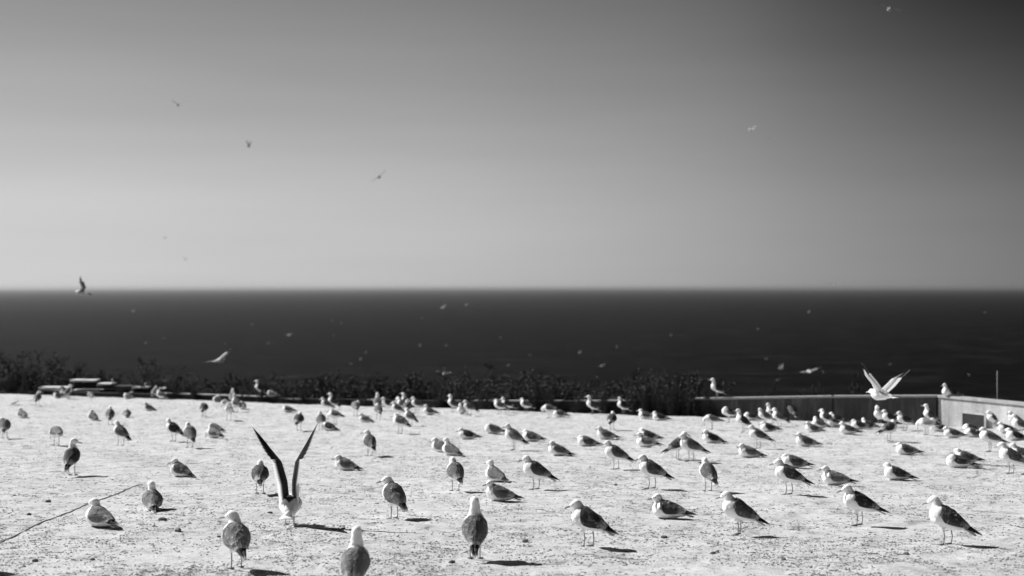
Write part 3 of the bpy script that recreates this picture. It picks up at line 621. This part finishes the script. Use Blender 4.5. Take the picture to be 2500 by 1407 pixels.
def open_wing(side, S, E, W_, T, chord, nrm, sec=.13, aw=1.0, dark=False):
    """bones S-E-W-T, trailing direction chord; returns arm mesh and feather placements"""
    S, E, W_, T = (Vector(v) for v in (S, E, W_, T)); chord = Vector(chord).normalized(); nrm = Vector(nrm).normalized(); out = []
    def place(p, d, ln, wd, kind):
        d = d.normalized(); z = (nrm - d * nrm.dot(d)).normalized(); y = z.cross(d)
        M = Matrix.Translation(p) @ Matrix((d * ln, y * wd, z * .03)).transposed().to_4x4(); out.append((M, kind))
    for i in range(18):
        u = i / 17
        p = S.lerp(E, u * 2) if u < .5 else E.lerp(W_, u * 2 - 1)
        place(p + chord * .02, chord + (W_ - S).normalized() * (.10 + .55 * u * u), sec * (1 + .05 * u), .048, 'primary' if dark else 'secondary')
    hand = (T - W_); hl = hand.length
    for i in range(10):
        u = i / 9; p = W_ + hand * (.02 + .36 * u); d = (chord * (1 - u) * .65 + hand.normalized() * (.75 + u)); e = .14 + (hl * .64 - .14) * u ** .75
        place(p, d, e, .052 - .014 * u, 'primary')
    arm = MB(); pts = [S, S.lerp(E, .5), E, E.lerp(W_, .5), W_, W_ + hand * .25, W_ + hand * .5]; wd = [w_ * aw for w_ in (.075, .062, .055, .048, .040, .026, .010)]; vs = []; cs = []; n = 10
    for i, p in enumerate(pts):
        for k in range(n):
            a = 2 * math.pi * k / n; c = p + chord * (wd[i] * .75) + chord * wd[i] * math.cos(a) + nrm * (.011 * (1 - i * .1)) * math.sin(a)
            vs.append(c); dors = math.sin(a) > -.05; cs.append((1 if dors and math.cos(a) > -.85 else 0, .7 if i > 4 and dors else 0, .5, 1))
    arm.add(vs, [(i * n + k, i * n + (k + 1) % n, (i + 1) * n + (k + 1) % n, (i + 1) * n + k) for i in range(len(pts) - 1) for k in range(n)] + [tuple(range(n)), tuple((len(pts) - 1) * n + k for k in range(n))[::-1]], cs)
    return arm, out
def wing_objs(parent, spec, tone, separate):
    arm, fl = open_wing(**spec)
    if separate:
        wo_ = ob('wing', arm.mesh('wing', M_feather, True), parent); wo_.color = (tone,) * 3 + (1,)
        for M, kind in fl:
            f = ob(kind + '_feather', FM[kind], wo_); f.matrix_local = M; f.color = (tone,) * 3 + (1,)
    else:
        for M, kind in fl:
            v, f, c = FG[kind]; arm.add([M @ Vector(p) for p in v], f, c)
        wo_ = ob('wing', arm.mesh('wing', M_vane, True), parent); wo_.color = (tone,) * 3 + (1,)
    return wo_
def set_gull(key, x, y, z, head, tone, label, group, small=False, sc_=1.0, name='gull', roll=0.0, pitch=0.0, var=0):
    p = gull_parts(key, var); r_ = ob(name, None, loc=(x, y, z), rot=(roll, pitch, R(head)), scale=(sc_,) * 3); tag(r_, label, 'gull', group)
    def ch(nm, me): o = ob(nm, me, r_); o.color = (tone,) * 3 + (1,); return o
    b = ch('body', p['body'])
    ch('beak', p['beak']); ch('tail', p['tail'])
    if not small:
        for e in p['eyes']: ch('eye', e)
    for m_ in p['legs']: ch('leg', m_)
    for a, t_ in zip(p['wings'], p['tips']):
        wg = ch('wing', a); o = ob('wing_tip', t_, wg); o.color = (tone,) * 3 + (1,)
    return r_
GS = 'gulls standing on the pale ground'; GT = 'gulls sitting on the pale ground'
D, G, LT = .10, .30, .44
GULLS = [
 # foreground, front row
 (-62, 1392, 'stand', 120, G, 'gull outside the left picture edge whose shadow falls in the bottom left corner'),
 (577, 1397, 'standL', 108, G, 'large foreground gull at lower left with head turned left, standing on two pale legs'),
 (868, 1464, 'alert', 88, G, 'nearest gull, cut by the bottom edge, seen from behind with a long upright neck'),
 (1160, 1371, 'alert', 84, G, 'alert foreground gull at bottom centre seen from behind with upright white neck'),
 (1436, 1341, 'look', 150, D + .02, 'walking gull right of centre with one foot forward and dark back'),
 (1630, 1269, 'sitL', 172, D + .02, 'seated dark-backed gull facing left between the walking gull and the gull with lowered bill'),
 (1803, 1309, 'stand', 164, G - .02, 'standing gull in left profile with grey back and slightly lowered bill, right of centre'),
 (2097, 1286, 'look', 168, D, 'standing gull with very dark back and upright chest in left profile at right'),
 (2312, 1333, 'look', 158, G - .03, 'standing gull nearest the lower right corner, facing left'),
 (962, 1272, 'standL', 124, G, 'standing grey-backed gull facing left, right of the wing-raising gull'),
 (243, 1290, 'sitA', 132, LT - .07, 'seated gull whose head overlaps the dark hose at lower left'),
 (372, 1245, 'sitA', 108, G, 'seated gull with ruffled back seen from behind, right end of the hose'),
 (635, 1206, 'hunch', 92, D + .03, 'standing dark gull seen from behind just left of the wing-raising gull'),
 (176, 1158, 'alertR', 84, D, 'dark-backed standing gull at left with its long bill pointing right'),
 (440, 1160, 'sitL', 150, G, 'seated gull facing left above the hose end, tail pointing right'),
 (843, 1146, 'sitL', 165, G, 'seated gull in left profile upper right of the wing-raising gull'),
 (903, 1113, 'standL', 110, G, 'standing gull with bill pointing left above the seated gull left of centre'),
 (1112, 1199, 'stand', 102, G, 'standing gull near the centre seen from behind, directly above the alert foreground gull'),
 (1208, 1170, 'sitA', 128, LT - .06, 'seated gull seen from behind, upper of the two seated gulls near the centre'),
 (1218, 1223, 'sitL', 158, LT - .05, 'seated light-grey gull facing left, lower of the two seated gulls near the centre'),
 (1308, 1191, 'look', 160, G, 'striding gull in left profile between the centre seated gulls and the walking gull'),
 (1591, 1191, 'look', 152, G - .03, 'standing gull facing left in mid distance, above the seated dark-backed gull'),
 (1729, 1197, 'stand', 112, G - .03, 'standing gull seen from behind above the gull with lowered bill'),
 (1925, 1205, 'look', 164, D + .03, 'standing dark gull with straight bill pointing left, in front of a seated gull'),
 (1936, 1137, 'sitH', 170, G, 'seated gull right behind the standing dark gull with straight bill'),
 (2037, 1181, 'sitL', 160, LT, 'seated light-grey gull touching the head of the very dark-backed gull'),
 (2187, 1168, 'sit', 172, D + .03, 'seated dark-backed gull in left profile right of the light-grey seated gull'),
 (2338, 1137, 'sitT', 176, D + .03, 'seated gull preening its back, front one of an overlapping pair at right'),
 (2356, 1128, 'sitH', 172, G, 'seated gull partly hidden behind the preening one at right'),
 (2468, 1151, 'look', 158, G - .03, 'standing gull facing left close to the right picture edge, legs visible'),
 (2492, 1120, 'sit', 170, G, 'seated gull cut by the right edge behind the standing gull there'),
 (2212, 1107, 'sitH', 172, G - .04, 'seated gull with pale patch before its dark tail, above the dark-backed seated gull'),
 (1503, 1141, 'look', 152, LT - .06, 'standing light-winged gull with pale tail in mid distance right of centre'),
 (1362, 1111, 'sitL', 150, LT - .05, 'seated light-grey gull facing left above the striding gull'),
 (1100, 1112, 'sitA', 138, LT - .04, 'seated gull with raised head directly behind the centre standing gull'),
 (1074, 1104, 'sitL', 130, G, 'small seated gull half hidden left of the raised-head seated gull'),
 (1140, 1073, 'sit', 174, D, 'seated dark gull with long dark tail pointing right, upper centre'),
 (1203, 1060, 'sitT', 168, LT - .06, 'seated gull with tucked head left of the standing gull with bill up, upper centre'),
 (1254, 1098, 'standL', 140, LT - .07, 'standing gull with bill pointing left between two seated gulls, upper centre'),
 (1297, 1079, 'sitH', 168, G, 'seated gull directly right of the bill-left standing gull in upper centre'),
 (1432, 1087, 'sitH', 164, G - .03, 'seated gull with dark wing tips above the seated light-grey gull right of centre'),
 (1478, 1073, 'sitL', 150, LT - .06, 'seated light gull just behind the light-winged standing gull'),
 (1577, 1089, 'sitL', 150, LT - .04, 'seated gull in front of a flatter dark one, right of the light-winged gull'),
 (1582, 1074, 'sitH', 168, D + .03, 'flat dark seated gull behind the light seated one right of centre'),
 (1655, 1119, 'standR', 28, D - .015, 'black-looking standing gull facing right with tail down to the left'),
 (1686, 1124, 'look', 150, LT - .05, 'standing mottled gull overlapping the black-looking gull, facing left'),
 (1737, 1081, 'sitL', 174, D - .015, 'seated very dark gull facing left, right of the mottled standing gull'),
 (1828, 1113, 'sitL', 158, LT - .02, 'seated pale mottled gull between the dark seated gull and the bill-left dark gull'),
 (1851, 1092, 'look', 156, G, 'standing gull facing left directly above the seated pale mottled gull'),
 (1876, 1054, 'sitH', 170, D, 'dark seated gull behind the shoulder of the standing gull right of centre'),
 (1966, 1088, 'sitL', 166, G, 'seated gull facing left, alone on the right above the dark standing gull'),
 # left part, middle and far rows
 (12, 1070, 'preenB', 100, G, 'standing preening gull cut by the left picture edge'),
 (138, 1088, 'preen', 118, LT - .04, 'standing gull bent down preening its breast, above the bill-right gull'),
 (295, 1086, 'look', 148, LT - .05, 'standing gull facing left with thin shadow, left third of the flock'),
 (424, 1078, 'stand', 146, D - .01, 'standing dark gull, left one of a close pair in the left third'),
 (464, 1094, 'stand', 114, LT - .06, 'standing light-grey gull, right one of a close pair in the left third'),
 (522, 1068, 'sitP', 140, LT - .04, 'seated light gull in front of another preening gull, left third'),
 (525, 1054, 'sitT', 150, LT - .04, 'preening gull just behind the seated light gull in the left third'),
 (55, 1021, 'sitL', 128, G, 'seated gull near the left edge below the curved sheet'),
 (92, 993, 'standR', 96, G, 'standing gull touching the right end of the pale curved sheet'),
 (142, 974, 'sitH', 176, D, 'seated gull at the ground edge below the left end of the board stack'),
 (166, 975, 'alertR', 60, G, 'upright standing gull in front of the left end of the board stack'),
 (152, 970, 'preen', 120, D, 'dim gull behind the upright one at the board stack'),
 (222, 972, 'sitT', 118, LT, 'round white curled gull sitting in front of the board stack'),
 (313, 975, 'sitH', 150, LT, 'small white seated gull at the edge right of the round curled gull'),
 (378, 975, 'stand', 90, LT, 'upright gull half hidden behind the plump one near the low board pile'),
 (393, 984, 'hunch', 142, G, 'plump standing gull in front of the low board pile'),
 (227, 1028, 'sitR', 128, LT - .05, 'seated gull seen from behind, leftmost of three in a loose row at left'),
 (269, 1038, 'stand', 108, LT - .06, 'standing gull with thin legs in the middle of a loose row of three at left'),
 (310, 1020, 'sitH', 104, G, 'round seated gull, right end of the loose row of three at left'),
 (363, 1004, 'sitL', 176, G, 'small seated gull facing left between the row of three and the plump gull'),
 (498, 1019, 'preenB', 90, D, 'headless-looking preening gull with dark wings seen from behind near the far edge'),
 (531, 996, 'preenR', 140, LT, 'white ruffled gull left of the cluster at the far edge'),
 (567, 988, 'alert', 100, LT, 'tallest gull at the back of the left cluster'),
 (575, 993, 'stand', 110, LT - .03, 'gull in the middle of the left cluster right below the tallest one'),
 (551, 1003, 'preen', 130, LT, 'bent gull at the left of the left cluster'),
 (577, 1003, 'hunch', 140, G, 'gull at the front right of the left cluster, mostly hidden'),
 (592, 998, 'sitH', 110, D, 'dark seated gull at the right end of the left cluster'),
 (559, 1029, 'standL', 270, LT, 'white-breasted gull facing the camera in front of the left cluster'),
 (703, 1005, 'sitH', 168, G, 'seated gull overlapped by the dark standing gull left of centre'),
 (730, 1051, 'hunch', 78, D - .01, 'dark standing gull above the right wing tip of the wing-raising gull'),
 (784, 1050, 'stand', 100, LT - .04, 'standing gull touching the right wing tip of the wing-raising gull'),
 (797, 1005, 'look', 165, G, 'gull at the far edge left of the dark-backed upright one'),
 (813, 998, 'alert', 160, D, 'upright dark-backed gull at the far edge above the wing tip group'),
 (818, 1037, 'preen', 150, G, 'standing gull bending forward at the right of the wing tip group'),
 (803, 1052, 'sitP', 140, D, 'low dark preening gull at the bottom of the wing tip group'),
 (868, 1014, 'preenR', 100, LT, 'white standing gull with head twisted back near the far edge'),
 (891, 1031, 'sitL', 138, LT - .05, 'seated light gull right below the head-twisting gull'),
 (924, 1022, 'hunch', 110, G, 'standing gull left front of the upper left-centre cluster'),
 (921, 1003, 'alert', 95, LT, 'upright gull at the left back of the upper left-centre cluster'),
 (936, 1003, 'preenB', 120, G, 'bent gull at the back between two white-necked gulls left of centre'),
 (946, 1005, 'look', 168, D, 'white-fronted gull with black back in the upper left-centre cluster'),
 (970, 1018, 'look', 150, G, 'gull standing left of the crowded knot at the far edge left of centre'),
 (977, 1061, 'hunchL', 134, G, 'standing hunched gull in front of the crowded knot left of centre'),
 (1001, 1037, 'look', 142, LT - .07, 'standing gull with drooping dark wing tip right of the hunched one'),
 (975, 1004, 'hunch', 120, G, 'leftmost gull at the back of the crowded knot left of centre'),
 (982, 1009, 'stand', 140, G, 'gull with rounded white breast inside the crowded knot left of centre'),
 (990, 1001, 'alert', 130, LT, 'highest white head in the crowded knot left of centre'),
 (993, 1016, 'standR', 90, G, 'gull in the middle of the crowded knot with shaded head'),
 (1018, 1007, 'look', 158, G - .03, 'standing gull at the edge directly right of the crowded knot'),
 (1048, 1013, 'sitA', 170, G, 'seated gull with small round head at the far edge left of the middle'),
 (1106, 1007, 'alert', 150, G, 'upright gull at the far edge, left one of three at the middle'),
 (1127, 1012, 'sitA', 250, LT, 'small white seated gull facing the camera between two upright gulls'),
 (1146, 1016, 'look', 154, G, 'gull with bill pointing left, right one of three at the middle of the far edge'),
 (1220, 1012, 'hunch', 150, G, 'left gull of a touching pair at the far edge right of the middle'),
 (1238, 1008, 'look', 166, D, 'dark-backed right gull of a touching pair at the far edge'),
 (1284, 1008, 'hunch', 158, G, 'single gull at the far edge between the touching pair and the preening one'),
 (1341, 1020, 'preen', 160, D + .03, 'gull bending forward at the far edge beside a low seated one'),
 (1366, 1018, 'sitH', 160, G, 'low seated gull right of the gull bending forward at the far edge'),
 (1446, 1013, 'alert', 160, G, 'slim upright gull before the overgrown wall right of centre'),
 (1494, 1051, 'hunch', 74, D - .01, 'standing gull with black right side above the light-winged gull'),
 (1521, 1013, 'alertL', 160, D - .01, 'upright gull with long white neck and black back at the far edge'),
 (1575, 1025, 'sit', 172, G, 'left one of two seated gulls near the start of the shaded wall'),
 (1610, 1028, 'sitH', 172, D, 'right one of two seated gulls near the start of the shaded wall'),
 # right part, far rows
 (1738, 1050, 'preen', 176, LT - .05, 'standing gull bending its head to the ground in front of the shaded wall'),
 (1779, 1032, 'preenB', 176, G, 'gull with head twisted over its back in front of the shaded wall'),
 (1814, 1057, 'alertL', 170, D - .01, 'large white-fronted gull with black back in front of the shaded wall'),
 (1832, 1026, 'sitT', 170, D, 'seated gull behind the large black-backed one at the shaded wall'),
 (1868, 1040, 'standL', 160, G, 'gull with curved neck and dark bill at the left of the tight trio'),
 (1886, 1034, 'alertL', 165, LT, 'white gull in the middle of the tight trio before the shaded wall'),
 (1902, 1042, 'look', 150, LT - .05, 'light-backed gull at the right of the tight trio before the shaded wall'),
 (1934, 1023, 'alert', 112, G, 'slim upright gull alone before the shaded wall'),
 (2001, 1024, 'alert', 120, G, 'slim upright gull left of the joint in the shaded wall'),
 (1984, 1056, 'sitL', 168, LT - .06, 'seated light gull at the bottom left of the group under the wall joint'),
 (2000, 1044, 'sitR', 150, G, 'seated gull in the middle of the group under the wall joint'),
 (2017, 1042, 'stand', 140, D, 'dark-sided gull at the right of the group under the wall joint'),
 (2041, 1030, 'sit', 176, D - .01, 'seated gull with black back below the big flying gull, far row'),
 (2036, 1041, 'sitA', 200, LT, 'white-breasted seated gull facing left front under the wall joint'),
 (2070, 1061, 'sit', 168, G, 'seated gull facing left in the second row, left of the dark one-legged gull'),
 (2097, 1048, 'sitH', 170, D + .02, 'seated gull behind and right of the second-row seated gull'),
 (2119, 1046, 'sitR', 160, D, 'small seated gull showing a dark back left of the white-breasted tall gull'),
 (2147, 1036, 'alertL', 215, LT, 'tall white-breasted gull facing left below the big flying gull'),
 (2186, 1026, 'alert', 140, G, 'upright gull right behind the tall white-breasted one'),
 (2171, 1042, 'look', 160, D + .02, 'gull between the tall white-breasted gull and the dark one-legged gull'),
 (2209, 1051, 'look', 158, D + .03, 'standing gull with long tail pointing right, right of the one-legged gull'),
 (2171, 1078, 'hunchL', 38, D - .02, 'round dark gull standing with its tail to the left, second row at right'),
 (2262, 1063, 'preen', 140, LT + .05, 'pale mottled gull bending forward before the wall corner'),
 (2271, 1038, 'alert', 150, G, 'upright gull before the wall corner behind the pale mottled one'),
 (2290, 1053, 'sitA', 172, D + .03, 'seated gull with upright head and long tail before the wall corner'),
 (2325, 1069, 'sit', 168, G - .03, 'seated gull left of the hatch, facing left with grey back'),
 (2369, 1055, 'sitT', 176, D - .01, 'dark seated gull directly below the hatch'),
 (2376, 1067, 'sitH', 172, G, 'seated gull in front of the dark one below the hatch'),
 (2416, 1101, 'hunch', 158, LT - .07, 'standing gull with light-grey back and thin legs below the hatch at right'),
 (2427, 1045, 'look', 156, D, 'standing dark-backed gull at the foot of the sunlit wall right of the hatch'),
 (2456, 1056, 'sit', 174, D - .01, 'small seated gull with black back near the right edge'),
 (2479, 1050, 'standL', 160, LT - .06, 'rear gull of the pair at the right edge before the sunlit wall'),
 (2490, 1064, 'look', 160, G, 'front gull of the pair at the right edge before the sunlit wall'),
 (2478, 1074, 'sit', 176, D, 'small low seated gull under the pair at the right edge'),
]
rg = random.Random(5)
vc = {}
for (px, py, key, hd_, tone, lb) in GULLS:
    vc[key] = vc.get(key, 0) + 1; x, y = at(px, py); s_ = rg.uniform(.96, 1.04) * (.93 if py < 1060 else 1)
    set_gull(key, x, y, float(gz(x, y)) + (.0 if key.startswith('sit') else .002), (hd_ - max(0, hd_ - 148) * .55 if 148 < hd_ < 180 else hd_) + rg.uniform(-8, 8), min(.5, tone * rg.uniform(.82, 1.2) * (.62 if hd_ > 145 and px > 1250 and tone > .15 else .8 if hd_ > 145 else 1)), lb, GT if key.startswith('sit') else GS, py < 1100, s_, var=vc[key] % (4 if vc[key] > 3 or key in ('look', 'stand', 'sit', 'sitH', 'sitL', 'alert') else 3))  # side-on birds get a darker back, shade put into the tone
for (px, py, key, hd_, tone, off, lb) in [(1750, 971, 'alert', 165, D, .42, 'dark-backed gull standing upright on the rim of the shaded wall'), (634, 966, 'alert', 160, D, .42, 'slim gull standing on the low wall among the shrubs left of centre'),
      (664, 968, 'sitT', 150, LT, .42, 'small white gull sitting on the low wall right of the slim standing one'), (360, 953, 'sitH', 170, LT, .0, 'tiny white gull sitting on the thin board left of the plump gull')]:
    if off: p_ = wp(px, py, off)
    else: a_ = up_at(px, 944.5, 45.6); p_ = (a_[0], a_[1], a_[2] - .025)
    set_gull(key, p_[0], p_[1], p_[2] + .045, hd_, tone, lb, 'gulls perched on walls and boards', True, .95 if off else .6)
tt = .28; set_gull('sitA', cor[0] + dd.x * tt + .05, cor[1] + dd.y * tt + .03, cor[2] + .045, 190, D, 'white-fronted gull sitting on the rim of the sunlit wall near the corner', 'gulls perched on walls and boards', True)

# the gull raising its wings
x, y = at(708, 1285); G7 = set_gull('takeoff', x, y, float(gz(x, y)), 92, .045, 'gull seen from behind with both dark wings raised high in a V', GS)
for sd_ in (1, -1):
    if sd_ > 0: o = dict(side=1, S=(.045, .018, .245), E=(.01, .032, .43), W_=(.02, .085, .61), T=(-.05, .360, .965), chord=(-.80, .52, -.30), nrm=(-.25, -.95, .2), sec=.125, aw=.55)
    else: o = dict(side=-1, S=(.045, -.018, .245), E=(.01, -.024, .43), W_=(.02, -.050, .61), T=(-.05, -.285, 1.015), chord=(-.80, -.52, -.30), nrm=(-.25, .95, .2), sec=.125, aw=.55)
    wing_objs(G7, o, .035, True)
# gulls in flight
def flyer(px, py, d, hd_, tone, lb, up_=.5, sc_=1.0, roll=0, pitch=0, sep=False, grp='gulls in flight', back=0.0, upR=None, dark=False, sec=.15):
    X_, Y_, Z_ = up_at(px, py, d); r_ = set_gull('fly', X_, Y_, Z_, hd_, tone, lb, grp, True, sc_, 'flying_gull', R(roll), R(pitch))
    for sd_ in (1, -1):
        a = R(60 * (up_ if sd_ > 0 or upR is None else upR)); c_, s_ = math.cos(a), math.sin(a)
        def q(l, f, x_): b_ = a * f; return (x_, sd_ * (.03 + l * math.cos(b_)), .03 + l * math.sin(b_))
        o = dict(side=sd_, S=(.06, sd_ * .03, .03), E=q(.17, 1.06, .045 - back), W_=q(.37, 1.0, .065 - back), T=q(.68, .94, -.05 - back), chord=(-1, 0, -.10), nrm=(-.05, -sd_ * s_, c_), sec=sec, aw=.9, dark=dark)
        wing_objs(r_, o, tone, sep)
    return r_
flyer(2150, 963, 21.5, 128, .42, 'largest flying gull, wings raised in a V, passing in front of the shaded wall rim', .76, 1.0, 0, -2, True, upR=.50, sec=.13)
flyer(537, 880, 48, 55, .7, 'white gull flying low over the sea at left with spread wings', -.15, 1.0, 0, 0, upR=.62, sec=.19)
flyer(197, 714, 52, 172, .02, 'gull flying at the left horizon with one dark wing raised', 1.0, 1.0, 0, 0, back=.13, upR=-.2, dark=True, sec=.17)
flyer(2172, 22, 62, 75, .16, 'gull flying in the dark upper right corner of the sky', .12, 1.0, 20, 0)
flyer(1975, 907, 75, 95, .5, 'gull gliding over the dark sea left of the largest flying gull', .1, 1.0, -12, 0)
flyer(1906, 900, 150, 190, .3, 'small two-lobed bright gull left of the gliding one', .9, 1.2)
flyer(1083, 911, 85, 95, .3, 'faint gull gliding low over the sea in front of the middle shrubs', .15, 1.0, 6, 0)
flyer(435, 256, 115, 130, .03, 'small dark gull high in the left sky', .5, 1.0, 0, 0)
flyer(607, 357, 135, 160, .03, 'small dark gull in the left sky right of the highest one', .9, 1.0, 0, 0)
flyer(925, 432, 95, 70, .05, 'elongated grey gull in the sky left of centre', .1, 1.0, -34, 0)
flyer(1834, 316, 100, 110, .15, 'faint pale gull in the right half of the sky', .2, 1.0, -28, 0)
flyer(1880, 337, 240, 90, .1, 'very faint gull just right of the pale one in the right sky', .2)
flyer(453, 634, 230, 90, .04, 'tiny dark gull just above the horizon at left', .8)
flyer(403, 581, 300, 60, .1, 'very faint tiny gull in the sky above the left horizon', .4)
flyer(1720, 145, 300, 60, .08, 'very faint tiny gull high in the right sky', .3)
flyer(2040, 695, 110, 100, .03, 'dim blurred gull right on the horizon at right', .25)
for (px, py, d) in [(325, 760, 170), (705, 818, 110), (1080, 751, 110), (1138, 744, 130), (1633, 713, 220), (1974, 762, 220), (1850, 804, 240), (1636, 819, 240), (1469, 893, 120), (1415, 861, 150), (1870, 876, 200), (856, 888, 150), (880, 877, 190), (893, 861, 210),
      (1025, 844, 200), (1090, 843, 200), (616, 792, 210), (1241, 891, 200), (1295, 867, 210), (1897, 928, 170), (2010, 909, 190), (356, 838, 190), (812, 784, 240), (833, 789, 260), (1031, 777, 260), (815, 819, 250), (655, 838, 230), (400, 826, 240), (560, 858, 220), (2173, 889, 230), (2365, 915, 230), (2404, 763, 300), (1505, 847, 260), (1222, 825, 280), (550, 838, 250)]:
    lb = {(705, 818): 'brightest out-of-focus gull speck over the sea in the left half', (1080, 751): 'left speck of a pair of gulls high over the sea near the centre', (1138, 744): 'right speck of a pair of gulls high over the sea near the centre',
          (1469, 893): 'bright round gull speck just above the shrubs right of centre', (325, 760): 'faint gull speck below the horizon at far left'}.get((px, py), 'tiny bright out-of-focus gull flying low over the dark sea')
    flyer(px, py, d * (1.35 if 'tiny' not in lb else 1.6), rg.uniform(60, 200), .25, lb, rg.uniform(.1, .9), rg.uniform(.8, 1.0), rg.uniform(-20, 20), 0, grp='tiny gulls flying over the sea')
